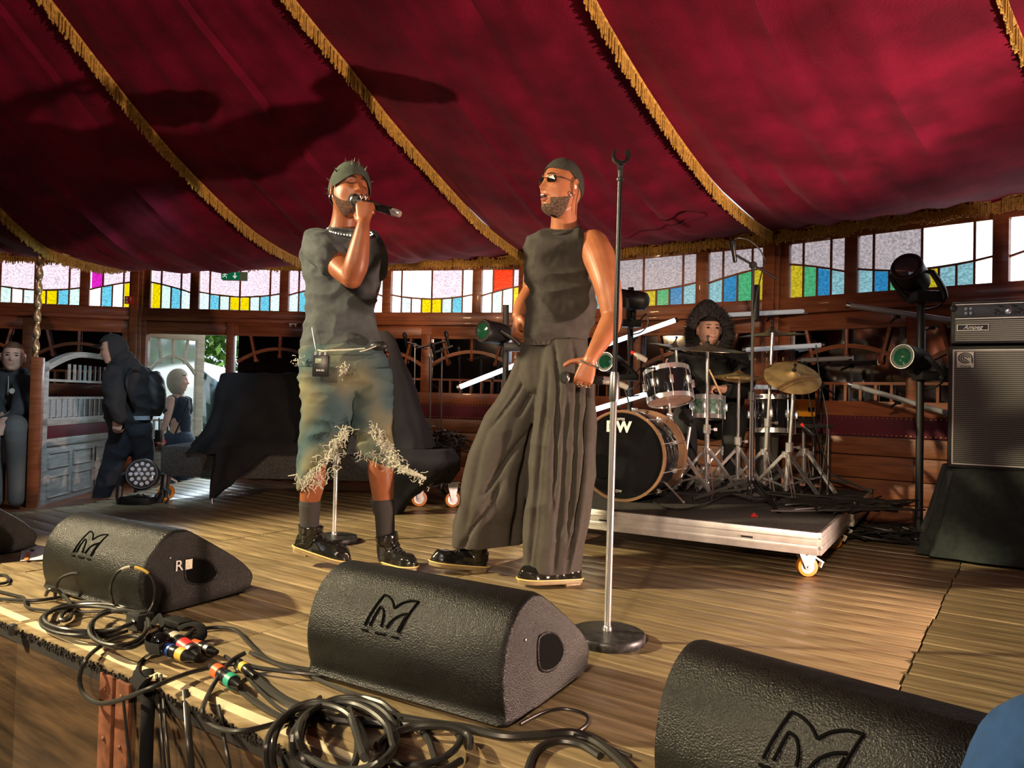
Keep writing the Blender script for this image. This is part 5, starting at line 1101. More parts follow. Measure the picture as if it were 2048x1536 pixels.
for lab, x, y, D, aim, k, lm, ub in (('moving light with green-tinted lens left of the sleeveless singer', 985, 665, 5.3, (-.75, -.75, .05), .95, 'lensgreen', (1022, 690)), ('moving light with bright green lens between the singer and the rack tom', 1222, 727, 5.3, (-.6, -.8, .1), .85, 'lensgreen', (1250, 750)),
        ('high moving light behind the singer elbow against the coloured windows', 1262, 600, 5.4, (-.7, .3, .1), .85, 'lensdark', (1262, 640)), ('large moving light at the top of the right pole in front of the windows', 1822, 548, 4.5, (-.55, -.6, .25), 1.05, 'lensdark', (1845, 585)), ('moving light halfway up the right pole in front of the mirrors', 1822, 718, 4.5, (-.8, -.5, .1), .92, 'lensgreen', (1850, 745))):
    moving_head(lab, P(x, y, D), aim, k, lm, hang=P(ub[0], ub[1], D))
for lab, x, y0, x1, y1, D in (('black lighting pole left of the sleeveless singer', 1012, 610, 1010, 1000, 5.4), ('black lighting pole behind the singer elbow', 1262, 575, 1258, 960, 5.5), ('tall black lighting pole left of the speaker cabinet', 1842, 590, 1838, 1045, 4.55)):
    p, q = P(x, y0, D), P(x1, y1, D); q[2] = 0; t = thing('lighting_pole', lab, 'pole', tuple(q), 'lighting poles'); b = B(); b.cyl(q, p, .022); b.build('tube', M['black'], t); b = B(); b.lathe([(.20, 0), (.20, .012), (.03, .016), (.03, .05)], q, n=28); b.build('base_plate', M['black'], t)
# floor moving head with LED cluster
c_ = P(283, 955, 5.35); t = moving_head('black moving light standing on the stage floor at left, cluster of clear lenses', P(287, 950, 5.30), (.35, -.9, .15), 1.25, 'lensdark', group=None, hang=P(281, 992, 5.3)); d = nrm(V(.35, -.9, .15)); s_, u_ = ortho(d)
led = mat('clear_led_lens', (.40, .42, .45), .08, spec=.9); cc = P(287, 950, 5.30)+d*.132
for r_, n_ in ((0, 1), (.036, 6), (.070, 12)):
    for i in range(n_):
        q = 2*PI*i/n_; b = B(); b.lathe([(.014, 0), (.012, .006), (.001, .009)], cc+(s_*math.cos(q)+u_*math.sin(q))*r_, d, 12); b.build('led_lens', led, t)
# ------------------------------------------------------------------ cloth-covered keyboards on a rolling riser
k0 = G(318, 1003); t = thing('keyboard_riser', 'grey carpeted rolling platform at the back left with yellow wheels', 'riser', tuple(k0))
KT = .40; kz0 = .20
p0, p1 = P(312, 902, 5.35), P(905, 905, 5.50); b = B(); c_ = (p0+p1)/2; b.box(V(c_[0], c_[1]+.5, .29), (p1[0]-p0[0], 1.0, .22)); b.build('platform', M['carpet'], t, bevel=.008)
for x in (332, 838, 905): q = P(x, 1000, 5.5); q[2] = 0; caster(t, q, 1, top=.19, R_=.058)
b = B(); b.cyl(P(425, 975, 5.4)*V(1, 1, 0), P(423, 960, 5.4), .007); b.build('levelling_foot', M['steel'], t)
def draped_shape(name, label, outline, D, dep, m, folds=9, amp=.03, group=None, bow=0):
    """cloth thrown over gear; outline rows (y, xl, xr[, D])"""
    c = P((outline[-1][1]+outline[-1][2])/2, outline[-1][0], D); t = thing(name, label, 'cloth', tuple(c), group); b = B()
    cloth_rows(b, outline, D, dep, n=120, k=6, fold=lambda th, q: amp*q*(math.sin(th*folds+2*math.sin(3*th))+.5*math.sin(th*folds*1.9+q*4)), sq=.6)
    b.build('cloth', m, t, disp=wrinkle(.02, (4, 4, 3))); return t
draped_shape('covered_keyboard', 'black cloth draped over keyboards on the carpeted platform', [(748, 452, 600, 5.85), (752, 447, 640, 5.85), (775, 441, 655, 5.8), (820, 430, 660, 5.75), (860, 415, 662, 5.7), (885, 395, 664, 5.65), (902, 383, 666, 5.65)], 5.75, .55, M['blackcloth'])
b = B(); cloth_rows(b, [(895, 428, 560, 5.42), (920, 430, 520, 5.38), (950, 425, 485, 5.36), (975, 421, 455, 5.34), (998, 419, 432, 5.34)], 5.38, .25, n=60, fold=lambda th, q: .10*math.sin(th*7), sq=.8); o = b.build('hanging_cloth_corner', M['blackcloth'], bpy.data.objects['covered_keyboard'], disp=wrinkle(.015, (6, 6, 4)))
draped_shape('covered_equipment', 'tall navy-black cloth over equipment behind the singer in shorts', [(665, 745, 775, 5.2), (680, 735, 790, 5.2), (720, 715, 806, 5.2), (780, 700, 830, 5.2), (840, 690, 852, 5.2), (890, 688, 868, 5.2), (905, 690, 870, 5.15)], 5.2, .5, M['navycloth'], 7)
b = B(); cloth_rows(b, [(898, 700, 905, 5.15), (920, 715, 912, 5.1), (945, 735, 890, 5.1), (975, 742, 850, 5.1), (1000, 745, 820, 5.1), (1028, 746, 800, 5.1)], 5.15, .4, n=80, fold=lambda th, q: .06*math.sin(th*6), sq=.8); b.build('hanging_cloth_edge', M['navycloth'], bpy.data.objects['covered_equipment'], disp=wrinkle(.02, (5, 5, 4)))
c_ = P(893, 882, 5.4); t = thing('cable_heap', 'dark heap of cables and clips on the platform beside the navy cloth', 'cables', tuple(c_)); b = B()
for i in range(16): b.tube([c_+V(random.gauss(0, .09), random.gauss(0, .06), random.uniform(-.08, .07)) for _ in range(7)], .006, 5, smooth=4)
o = b.build('coiled_cable', M['cable'], t, kind='stuff')
# ------------------------------------------------------------------ left booth, rope pole, seated man
M['copper'] = mat('twisted_brass_pole', (.42, .26, .13), .35, metal=.6, noise_=.2)
p, q = P(82, 488, 5.75), P(70, 728, 5.75); t = thing('twisted_pole', 'thin twisted rope-like pole rising from the booth end to the canopy edge', 'pole', tuple(q))
b = B(); R = []; n_ = 90
for i in range(n_):
    f = i/(n_-1); c = q+(p-q)*f; r_ = .021
    R.append([c+V((r_+.006*math.cos(2*(a-f*26)))*math.cos(a), (r_+.006*math.cos(2*(a-f*26)))*math.sin(a), 0) for a in np.linspace(0, 2*PI, 14, endpoint=False)])
b.rings(R); b.build('shaft', M['copper'], t)
b = B(); b.lathe([(.03, 0), (.035, .01), (.026, .03)], q, Z, 14); b.build('socket', M['wood'], t)
# partition between booths, running back from the pole to the corner post
A5 = P(66, 1000, 5.72); A5[2] = 0; E5 = V(-3.78, 7.25, 0); d5 = nrm(E5-A5); L5 = np.linalg.norm(E5-A5); n5 = V(d5[1], -d5[0], 0); R5 = np.stack([d5, n5, Z], 1)
t = thing('booth_partition', 'pale weathered booth partition with small panes and a red band at the left', 'partition', tuple(A5))
def pb(u0, u1, z0, z1, off, th, name, m, bv=.004):
    b = B(); b.box(A5+d5*(u0+u1)/2+n5*off+Z*(z0+z1)/2, (u1-u0, th, z1-z0), R=R5); return b.build(name, M[m] if isinstance(m, str) else m, t, bevel=bv)
zb5 = -.42
pb(-.035, .035, zb5, 1.03, 0, .07, 'end_post', 'wood'); pb(.035, .12, -.12, 1.0, .0, .055, 'stile', 'greywood'); pb(L5-.1, L5, -.12, 1.0, 0, .055, 'stile', 'greywood')
pb(.035, L5, .50, .56, .0, .055, 'rail', 'greywood'); pb(.12, L5-.1, .40, .50, .0, .045, 'red_band', 'velvet_dark'); pb(.12, L5-.1, .34, .40, .004, .05, 'rail', 'greywood')
pb(.12, L5-.1, -.16, .34, 0, .03, 'board', 'greywood'); pb(.035, L5, -.20, -.12, .006, .055, 'rail', 'greywood'); pb(.035, L5, zb5, -.20, .0, .04, 'base_board', 'greywood')
for z0, z1 in ((.16, .29), (-.07, .10)):
    for i in range(3):
        u0 = .17+i*(L5-.3)/3; u1 = u0+(L5-.3)/3-.06
        for (a, c, e, f) in ((u0, u1, z0, z0+.012), (u0, u1, z1-.012, z1), (u0, u0+.012, z0, z1), (u1-.012, u1, z0, z1)): pb(a, c, e, f, .018, .012, 'panel_moulding', 'greywood', .002)
arch5 = lambda u: .92+.17*min(1, (u/.45))**.6-.0*u
b = B(); pts = [A5+d5*u+Z*(.93+.16*math.sin(min(1, (u-.035)/.7)*PI/2)) for u in np.linspace(.035, L5, 18)]
for i in range(17): b.beam(pts[i], pts[i+1], .055, .045)
b.build('arched_top_rail', M['greywood'], t)
b = B()
for zz in (.72, .86): b.beam(A5+d5*.12+Z*zz, A5+d5*(L5-.1)+Z*(zz+.0), .022, .02)
nb = 14
for i in range(1, nb):
    u = .12+(L5-.22)*i/nb; b.beam(A5+d5*u+Z*.56, A5+d5*u+Z*.72, .016, .02, up=d5); b.beam(A5+d5*u+Z*.86, A5+d5*u+Z*(1.0), .016, .02, up=d5) if i > 3 else None
b.build('glazing_bars', M['greywood'], t)
gl = mat('clear_glass', (.85, .92, .92), .08, trans=.9, spec=.5)
for i in range(nb):
    u0 = .12+(L5-.22)*i/nb+.01; u1 = u0+(L5-.22)/nb-.02; pb(u0, u1, .565, .715, 0, .006, 'pane', gl, 0)
b = B()
for i in range(40): b.box(A5+d5*(.13+i*(L5-.25)/40)+n5*.026+Z*.395, (.008, .006, .008), R=R5)
b.build('brass_studs', M['silver'], t, kind='stuff')
# bench with red seat at far left
c_ = P(18, 880, 6.0); t = thing('booth_bench', 'wooden booth bench with a red seat cushion at the left edge', 'bench', (c_[0], c_[1], -.11)); b = B()
x0, x1 = P(-60, 880, 6.)[0], P(46, 880, 6.)[0]; zs5 = P(30, 858, 6.)[2]
b = B(); b.box(V((x0+x1)/2, 6.1, zs5-.03), (x1-x0, .55, .06)); b.build('seat_cushion', mat('red_leather', (.20, .012, .018), .5), t, bevel=.015)
b = B(); b.box(V((x0+x1)/2, 6.1, (zs5-.06-.11)/2), (x1-x0, .50, zs5-.06+.11)); b.build('bench_box', M['wood'], t, bevel=.004)
b = B(); b.box(V((x0+x1)/2-.02, 5.845, (zs5-.06-.11)/2), ((x1-x0)*.55, .012, (zs5-.06+.11)*.72)); b.build('opening_shade_panel', M['floor_base'], t)  # dark panel on the solid bench front, painting the shade of an opening
# seated man
c_ = P(20, 860, 5.95); t = thing('person', 'person in a dark grey hooded sweatshirt sitting in the booth at the left edge', 'person', (c_[0], c_[1], zs5))
HM = Head(P(26, 714, 5.9), nrm(V(.45, -.85, .02)), (.05, 0, 1), .98); body = B(); HM.add(body, 48, 40); px_ = P
limb(body, [(px_(24, 725, 5.93), .055), (px_(22, 748, 5.95), .055)]); limb(body, [(px_(20, 765, 5.97), .10), (px_(14, 850, 6.0), .12)])
for sx, xx in ((1, 34), (-1, -8)): limb(body, [(px_(18+sx*22, 765, 5.95), .05), (px_(xx+2, 815, 5.80), .04), (px_(8, 842, 5.60), .028)]); hand(body, px_(8+sx*2, 842, 5.60), (-sx*.3, -.8, -.3), (0, 0, -1), (sx*-1, 0, 0), curl=(20, 25, 20))
for sx in (-1, 1): limb(body, [(px_(16+sx*14, 860, 6.0), .08), (px_(10+sx*20, 858, 5.60), .065), (px_(12+sx*20, 935, 5.60), .05), (px_(12+sx*20, 990, 5.6), .04)])
body.build('body', M['skinpale'], t, voxel=.0065, smooth=2)
for sx in (-1, 1):
    b = B(); b.ball(HM.w((sx*.031, .083, .010)), (.011, .006, .0055), 10, R=HM.R); b.build('eye', M['iris'], t); arc_on(HM, [sx*x for x in (.014, .026, .042)], lambda x: .030, .0022, 'eyebrow', hairm, t)
arc_on(HM, (-.022, -.010, 0, .010, .022), lambda x: -.060, .003, 'lips', M['lip2'], t)
HM.shell(lambda x, y, z: z > (.066 if y > .02 else .066-(.02-y)*1.1), .003, 'cropped_hair', mat('short_brown_hair', (.13, .06, .03), .8, bump=.5, bscale=200), t)
hood_m = mat('dark_grey_fleece', (.040, .040, .042), .9, sheen=.2, noise_=.15)
b = B(); cloth_rows(b, [(738, 2, 44, 5.95), (752, -18, 56, 5.95), (790, -26, 62, 5.97), (835, -24, 58, 6.0), (868, -22, 56, 6.0)], 5.97, .7, n=40)
for sx, xx in ((1, 38), (-1, -12)): limb(b, [(px_(18+sx*28, 765, 5.93), .075), (px_(xx+2, 818, 5.78), .062), (px_(10, 842, 5.63), .045)])
b.build('hooded_sweatshirt', hood_m, t, voxel=.010, smooth=4, disp=wrinkle(.015, (8, 8, 10))); b = B(); b.tube([px_(24, 742, 5.93)+V(.085*math.cos(a), .06*math.sin(a)+.02, .012*math.sin(a)) for a in np.linspace(0, 2*PI, 20, endpoint=False)], .024, 8, close=True); b.build('hood', hood_m, t)
b = B(); b.tube([px_(17, 752, 5.85), px_(16, 790, 5.82)], .003, 5); b.build('drawstring', M['fray'], t)
b = B(); b.lathe([(.022, 0), (.020, .002)], px_(24, 782, 5.80), (0.2, -1, 0), 12); b.build('chest_patch', M['fray'], t)
cap_limb(t, 'trousers', mat('grey_trousers', (.13, .12, .11), .85), [[(px_(16+sx*14, 860, 6.0), .10), (px_(10+sx*20, 856, 5.60), .08), (px_(12+sx*20, 935, 5.60), .062), (px_(12+sx*20, 1000, 5.6), .055)] for sx in (-1, 1)], .010)

# ------------------------------------------------------------------ man with backpack walking left
MD = 6.35; m_ = lambda x, y, D=MD: P(x, y, D)
t = thing('person', 'person in a dark hood and cap with a black backpack, walking past the booth', 'person', tuple(m_(235, 1010)))
HB = Head(m_(226, 700), nrm(V(-.93, -.32, -.22)), nrm(V(-.25, 0, 1)), 1.0); body = B(); HB.add(body, 48, 40)
limb(body, [(m_(236, 712), .055), (m_(248, 735), .06)]); limb(body, [(m_(254, 748), .10), (m_(255, 810), .11), (m_(262, 850), .11)])
limb(body, [(m_(232, 752, 6.2), .05), (m_(236, 800, 6.1), .042), (m_(240, 838, 6.12), .028)]); hand(body, m_(240, 838, 6.12), (-.25, -.1, -1), (0, 1, 0), (-1, 0, 0), curl=(50, 60, 40))
limb(body, [(m_(285, 752, 6.5), .05), (m_(296, 800, 6.55), .042), (m_(285, 845, 6.5), .028)]); hand(body, m_(285, 845, 6.5), (-.3, 0, -1), (0, 1, 0), (-1, 0, 0))
limb(body, [(m_(248, 855), .08), (m_(226, 925), .065), (m_(205, 990), .045)]); limb(body, [(m_(278, 855), .08), (m_(286, 925, 6.5), .06), (m_(282, 1000, 6.6), .045)])
body.build('body', M['skinpale'], t, voxel=.0075, smooth=2)
hm = mat('charcoal_hooded_top', (.022, .021, .022), .9, sheen=.2)
b = B(); cloth_rows(b, [(712, 232, 264), (728, 222, 280), (748, 214, 296), (790, 210, 300), (835, 213, 298), (858, 222, 296)], MD, .75, n=40)
limb(b, [(m_(228, 752, 6.2), .085), (m_(230, 800, 6.08), .075), (m_(240, 836, 6.10), .050)]); limb(b, [(m_(288, 752, 6.5), .085), (m_(298, 800, 6.55), .07), (m_(288, 842, 6.5), .05)])
b.build('hooded_top', hm, t, voxel=.010, smooth=4, disp=wrinkle(.018, (7, 7, 9)))
HB.shell(lambda x, y, z: (y < .012 and z > -.10) or z > .062, lambda x, y, z: .018, 'hood', hm, t)
b = B(); b.ball(m_(246, 718, MD+.02), (.10, .10, .08), 16); b.build('hood_collar', hm, t)
b = B(); c = HB.w((0, .115, .050)); b.rings([[c+HB.l*x+HB.f*(y-.02)+HB.u*zz for x, y in ((-.065, -.03), (-.055, .03), (-.03, .055), (.03, .055), (.055, .03), (.065, -.03))] for zz in (0, .006)]); b.build('cap_peak', M['black'], t)
cap_limb(t, 'trousers', mat('dark_navy_trousers', (.018, .020, .028), .85), [[(m_(250, 855), .115), (m_(228, 925), .092), (m_(203, 990), .070), (m_(198, 1000), .068)], [(m_(276, 855), .115), (m_(286, 925, 6.5), .085), (m_(283, 1000, 6.6), .065)]], .010, disp=wrinkle(.012, (7, 7, 8)))
b = B(); b.tube([m_(216, 1000), m_(202, 1004), m_(184, 1008), m_(176, 1009)], [.05, .045, .04, .03], 12, smooth=3); b.build('shoe', M['black'], t); b = B()
for i in range(3): b.beam(m_(206-6*i, 999, 6.29), m_(201-6*i, 1008, 6.29), .006, .006)
b.build('shoe_stripes', M['white'], t)
b = B(); b.tube([m_(292, 1004, 6.6), m_(272, 1010, 6.6)], [.05, .04], 12); b.build('shoe', M['black'], t)
b = B(); cloth_rows(b, [(742, 282, 312, 6.45), (750, 278, 322, 6.45), (780, 280, 329, 6.45), (815, 282, 328, 6.45), (832, 286, 318, 6.45)], 6.45, .9, n=40); b.build('backpack', mat('black_nylon', (.010, .010, .012), .55, sheen=.1), t, smooth=2, disp=wrinkle(.01, (10, 10, 12)))
b = B(); b.tube([m_(282, 745, 6.30), m_(262, 740, 6.2), m_(254, 770, 6.12), m_(270, 815, 6.2)], [.014, .018, .018, .014], 8, smooth=4); b.build('shoulder_strap', mat('black_nylon'), t)
b = B(); cloth_rows(b, [(832, 262, 298, 6.3), (840, 262, 298, 6.3)], 6.3, .8, n=30, k=2); b.build('shirt_hem', mat('pale_blue_cotton', (.30, .36, .42), .8), t)
# ------------------------------------------------------------------ woman in the doorway
WD = 7.7; w_ = lambda x, y, D=WD: P(x, y, D)
c_ = w_(352, 1000); c_[2] = -.60; t = thing('person', 'person with blond bobbed hair and navy T-shirt walking out of the door', 'person', tuple(c_))
HW = Head(w_(357, 762), nrm(V(.95, .25, 0)), (0, 0, 1), .95); body = B(); HW.add(body, 40, 36)
limb(body, [(w_(356, 775), .045), (w_(355, 792), .05)]); limb(body, [(w_(356, 800), .08), (w_(358, 850), .085), (w_(355, 880), .10)])
limb(body, [(w_(342, 800, 7.58), .042), (w_(334, 838, 7.52), .035), (w_(322, 868, 7.5), .025)]); hand(body, w_(322, 868, 7.5), (-.4, 0, -1), (1, 0, 0), (0, 1, 0), curl=(60, 70, 50))
limb(body, [(w_(372, 800, 7.8), .042), (w_(374, 840, 7.85), .035), (w_(378, 868, 7.8), .025)])
limb(body, [(w_(348, 885), .09), (w_(338, 950), .06), (w_(330, 1010), .045)]); limb(body, [(w_(364, 885), .09), (w_(370, 950), .06), (w_(376, 1010), .045)])
body.build('body', M['skinpale'], t, voxel=.0075, smooth=2)
HW.shell(lambda x, y, z: z > .055 or (y < .040 and z > -.112), lambda x, y, z: .016+.028*max(0, -z)/.1, 'blond_hair', mat('ash_blond_hair', (.42, .36, .26), .6, bump=.6, bscale=120), t)
b = B(); cloth_rows(b, [(792, 344, 370), (802, 334, 378), (830, 336, 380), (862, 340, 380), (872, 338, 380)], WD, .7, n=36); limb(b, [(w_(342, 802, 7.60), .06), (w_(336, 822, 7.56), .055)]); limb(b, [(w_(372, 802, 7.8), .06), (w_(375, 822, 7.84), .055)]); b.build('t_shirt', mat('navy_cotton', (.020, .028, .045), .85), t, voxel=.009, smooth=3, disp=wrinkle(.012, (8, 8, 10)))
cap_limb(t, 'trousers', mat('slate_trousers', (.030, .045, .070), .85), [[(w_(349, 882), .125), (w_(340, 945), .092), (w_(333, 1010), .07)], [(w_(364, 882), .125), (w_(370, 945), .09), (w_(376, 1010), .07)]], .010)
b = B(); b.box(w_(317, 872, 7.42), (.06, .04, .12)); b.cyl(w_(318, 862, 7.42), w_(318, 835, 7.42), .006); b.build('radio', M['black'], t, bevel=.005); b = B(); b.tube([w_(370, 795, 7.6), w_(376, 805, 7.6), w_(350, 868, 7.58)], .008, 6, smooth=3); b.build('bag_strap', M['black'], t)
# ------------------------------------------------------------------ open door leaf
hx0 = V(Q[1][0], Q[1][1], 0)+nrm(V(*Q[2], 0)-V(*Q[1], 0))*.09; dd = nrm(V(.36, 1.0, 0)*V(1, 1, 1)); 
pA = P(283, 640, 7.44); pB = P(408, 672, 8.02); dl = V(pB[0]-pA[0], pB[1]-pA[1], 0); LW = np.linalg.norm(dl); dl /= LW; nl = V(dl[1], -dl[0], 0); RL = np.stack([dl, nl, Z], 1); o_ = V(pA[0], pA[1], 0)
t = struct('door_1', (pA[0], pA[1], -.6)); zt5 = 1.44
def dbx(u0, u1, z0, z1, off=0, th=.045, name='stile', m='doorwood', bv=.003): b = B(); b.box(o_+dl*(u0+u1)/2+nl*off+Z*(z0+z1)/2, (u1-u0, th, z1-z0), R=RL); return b.build(name, m if not isinstance(m, str) else M[m], t, bevel=bv)
M['doorwood'] = mat('pale_door_wood', (.42, .38, .27), .5, nscale=3, stretch=(1.5, 1.5, 12), col2=(.56, .52, .40))
dbx(0, .09, -.56, zt5); dbx(LW-.09, LW, -.56, zt5); dbx(.09, LW-.09, zt5-.11, zt5, name='top_rail'); dbx(.09, LW-.09, .22, .34, name='lock_rail'); dbx(.09, LW-.09, -.56, -.42, name='bottom_rail'); dbx(.09, LW-.09, -.42, .22, th=.02, name='lower_panel')
dbx(.09, LW-.09, .36, zt5-.11, th=.006, name='door_glass', m=gl, bv=0)
b = B(); ar = [o_+dl*u+Z*(.98+.18*(1-((u-LW/2)/(LW/2-.09))**2)) for u in np.linspace(.09, LW-.09, 12)]
for i in range(11): b.beam(ar[i], ar[i+1], .03, .025)
for u in (.25, .5, .75): b.beam(o_+dl*(.09+(LW-.18)*u)+Z*1.08, o_+dl*(.09+(LW-.18)*(u+(u-.5)*.25))+Z*(zt5-.11), .025, .025, up=nl)
for i in range(1, 7): b.beam(o_+dl*(.09+(LW-.18)*i/7)+Z*.34, o_+dl*(.09+(LW-.18)*i/7)+Z*.50, .018, .02, up=nl)
b.beam(o_+dl*.09+Z*.50, o_+dl*(LW-.09)+Z*.50, .02, .02); b.build('glazing_bars', M['doorwood'], t)
b = B(); b.cyl(o_+dl*.12+nl*.09+Z*.28, o_+dl*(LW-.02)+nl*.09+Z*.28, .02); b.build('red_push_bar', mat('red_bar', (.65, .03, .04), .35), t); b = B()
for u in (.12, LW-.05): b.box(o_+dl*u+nl*.055+Z*.28, (.06, .09, .09), R=RL)
b.build('bar_housing', M['black'], t, bevel=.008)
# ------------------------------------------------------------------ outside: trees, gazebo, banner fence
def tree(label, c, h, r, col, n=5200):
    c = V(c); t = thing('tree', label, 'tree', tuple(c), None); b = B(); b.tube([c, c+V(.05, 0, h*.35), c+V(.15, 0, h*.6)], [.22, .17, .10], 10, smooth=3); b.build('trunk', mat('bark', (.09, .06, .04), .9), t)
    b = B(); cl = [(V(random.gauss(0, r*.45), random.gauss(0, r*.35), h*random.uniform(.25, .95)), random.uniform(.35, .62)*r) for _ in range(26)]
    for i in range(n):
        o, rr_ = cl[i % 26]; q = nrm(V(*rng.normal(size=3))); p_ = c+o+q*rr_*random.uniform(.75, 1.05); a = nrm(V(*rng.normal(size=3)))*random.uniform(.07, .15); e = nrm(np.cross(a, V(*rng.normal(size=3))))*random.uniform(.05, .09)
        b.add([p_-a, p_+e, p_+a, p_-e], [(0, 1, 2, 3)])
    b.build('foliage', mat('leaves_'+label[:5], col, .7, noise_=.55, nscale=1.6), t, flat=True, kind='stuff')
tree('bright green leafy tree seen through the open door', (-7.6, 17.5, -.6), 7, 2.6, (.12, .26, .04)); tree('darker green tree behind the pane of the open door', (-11.3, 18.5, -.6), 7, 2.8, (.07, .17, .035)); tree('yellowish green tree right of the doorway view', (-5.6, 22, -.6), 8, 2.8, (.20, .30, .06), 4200)
t = thing('gazebo_tent', 'white pointed gazebo tent outside the door', 'tent', tuple(P(398, 760, 12.)*V(1, 1, 0)+V(0, 0, -.6))); ap = P(400, 722, 12.5); b = B(); zz = P(400, 775, 12)[2]; cs = [V(ap[0]+x, 12.5+y, zz) for x, y in ((-1.35, -1.3), (1.35, -1.3), (1.35, 1.3), (-1.35, 1.3))]
b.add([ap]+cs+[x-Z*.25 for x in cs], [(0, 1, 2), (0, 2, 3), (0, 3, 4), (0, 4, 1)]+[(1+i, 1+(i+1) % 4, 5+(i+1) % 4, 5+i) for i in range(4)]); b.build('roof', mat('white_tent_fabric', (.8, .8, .8), .7), t, solid=.01, flat=True)
for x in cs: b = B(); b.cyl(V(x[0], x[1], -.6), x, .025); b.build('pole', M['steel'], t)
t = thing('tarpaulin_cover', 'blue-grey tarpaulin slung beside the gazebo outside the door', 'tarpaulin', tuple(P(438, 860, 10.5))); b = B(); g = []
for i in range(9):
    for j in range(9): x = 405+60*i/8; y = 740+45*(i/8)+j/8*(120-20*i/8); g.append(P(x, y, 10.3+.15*math.sin(i*1.7+j*.6)+.05*j))
b.add(g, [(i*9+j, i*9+j+1, i*9+j+10, i*9+j+9) for i in range(8) for j in range(8)]); b.build('sheet', mat('blue_grey_tarp', (.16, .20, .25), .5), t, solid=.012)
t = thing('equipment_case', 'dark case under the tarpaulin outside the door', 'case', tuple(P(430, 920, 10.2))); b = B(); c_ = P(432, 900, 10.6); b.box(V(c_[0], c_[1]+.35, -.22), (.9, .6, .76)); b.build('case_body', M['black'], t, bevel=.01)
# ------------------------------------------------------------------ signs
ed = nrm(V(*Q[2], 0)-V(*Q[1], 0)); c_ = P(463, 552, 7.10); t = thing('exit_sign', 'green running-man exit sign hanging above the door', 'sign', tuple(c_)); b = B(); b.box(c_+V(.03, .012, 0), (.235, .018, .085)); b.build('plate', mat('sign_rim', (.22, .35, .24), .5), t, bevel=.003)
b = B(); b.box(c_+V(-.01, 0, .003), (.175, .012, .075)); b.build('green_face', mat('exit_green', (.01, .13, .06), .4, emit=(.0, .22, .10), es=.35), t, bevel=.002)
wm = mat('sign_white', (.8, .85, .8), .4, emit=(.8, 1, .85), es=.5); f = c_+V(-.01, -.009, .003); b = B(); b.beam(f+V(.045, 0, .028), f+V(.045, 0, -.006), .010, .003, up=(0, 1, 0)); b.add([f+V(.022, 0, -.002), f+V(.068, 0, -.002), f+V(.045, 0, -.030)], [(0, 1, 2)]); b.build('arrow', wm, t, flat=True)
b = B(); g = f+V(-.048, 0, 0); b.ball(g+V(.010, 0, .025), (.007, .002, .007), 8)
for a, e in (((.004, .017), (-.006, -.004)), ((-.006, -.004), (.012, -.010)), ((.012, -.010), (.014, -.026)), ((-.006, -.004), (-.016, -.016)), ((-.016, -.016), (-.030, -.016)), ((.004, .014), (.020, .006)), ((.004, .014), (-.016, .010)), ((-.016, .010), (-.022, -.002))): b.beam(g+V(a[0], 0, a[1]), g+V(e[0], 0, e[1]), .006, .002, up=(0, 1, 0))
b.build('running_figure', wm, t, flat=True)
c_ = P(455, 531, 7.10); t = thing('emergency_light', 'small white emergency light box just above the exit sign', 'lamp', tuple(c_)); b = B(); b.box(c_, (.17, .05, .075)); b.build('housing', M['white'], t, bevel=.008); b = B(); b.cyl(c_+Z*.03, c_+Z*.07+V(0, .02, 0), .006, n=8); b.build('bracket', M['steel'], t)
c_ = P(258, 600, 7.26); t = thing('fire_sign', 'small red fire alarm sign on the corner post', 'sign', tuple(c_)); b = B(); b.box(c_, (.085, .008, .075)); b.build('plate', mat('sign_red', (.55, .02, .03), .45), t, bevel=.002); b = B(); f = c_+V(0, -.006, 0); b.box(f+V(-.02, 0, .015), (.018, .002, .022)); b.box(f+V(.018, 0, .01), (.010, .002, .035)); b.box(f+V(-.02, 0, -.018), (.022, .002, .020)); b.build('pictograms', M['white'], t, flat=True)
c_ = P(586, 648, 7.30); t = thing('wall_bracket', 'tiny white bracket on the frieze left of the singer', 'bracket', tuple(c_)); b = B(); b.box(c_, (.075, .01, .010)); b.box(c_+V(-.025, 0, -.015), (.008, .01, .02)); b.box(c_+V(.025, 0, -.015), (.008, .01, .02)); b.build('bracket_body', M['white'], t, flat=True)

# ------------------------------------------------------------------ cables along the front of the stage
def floorpt(x, y, z=.009):
    p = G(x, y, z)
    if (p-SO)@W < w_front+.01:      # beyond the edge: hangs in front of the fascia
        r = ray(x, y); k = ((SO-O0)@W+w_front-.035-z)/(r@W); p = O0+r*k
    return p
GC = 'black cables at the front of the stage'
def cable(label, pts, r=.0065, m='cable', grp=GC, name='cable', tapes=()):
    ps = [floorpt(*p) if len(p) < 4 else P(p[0], p[1], p[3]) for p in pts]
    cs_, _ = catmull(ps, 1, 7); 
    b = B(); b.tube(cs_, r, 8); t = thing(name, label, 'cable', tuple(ps[0]), grp); b.build('sheath', M[m], t)
    for f, l, mm in tapes:
        i = int(f*(len(cs_)-1)); b = B(); b.tube(cs_[i:i+l], r*1.25, 8); b.build('tape_band', M[mm], t)
    return t
M['yellowtape'] = mat('yellow_tape', (.62, .42, .06), .5); M['greytape'] = mat('pale_grey_tape', (.40, .37, .28), .5); M['greentape'] = mat('green_ring', (.03, .32, .20), .4); M['bluetape'] = mat('blue_ring', (.03, .08, .35), .4); M['orangetape'] = mat('orange_ring', (.65, .12, .03), .4)
cable('black cable looping far out over the stage edge at left', [(660, 1352), (590, 1345, .02), (523, 1337, .02), (468, 1328, .02), (384, 1344, .02), (304, 1375), (237, 1401), (195, 1406), (167, 1387), (159, 1356), (171, 1321), (195, 1297, .02), (227, 1279, .02), (262, 1272, .02), (290, 1276, .02), (330, 1282)])
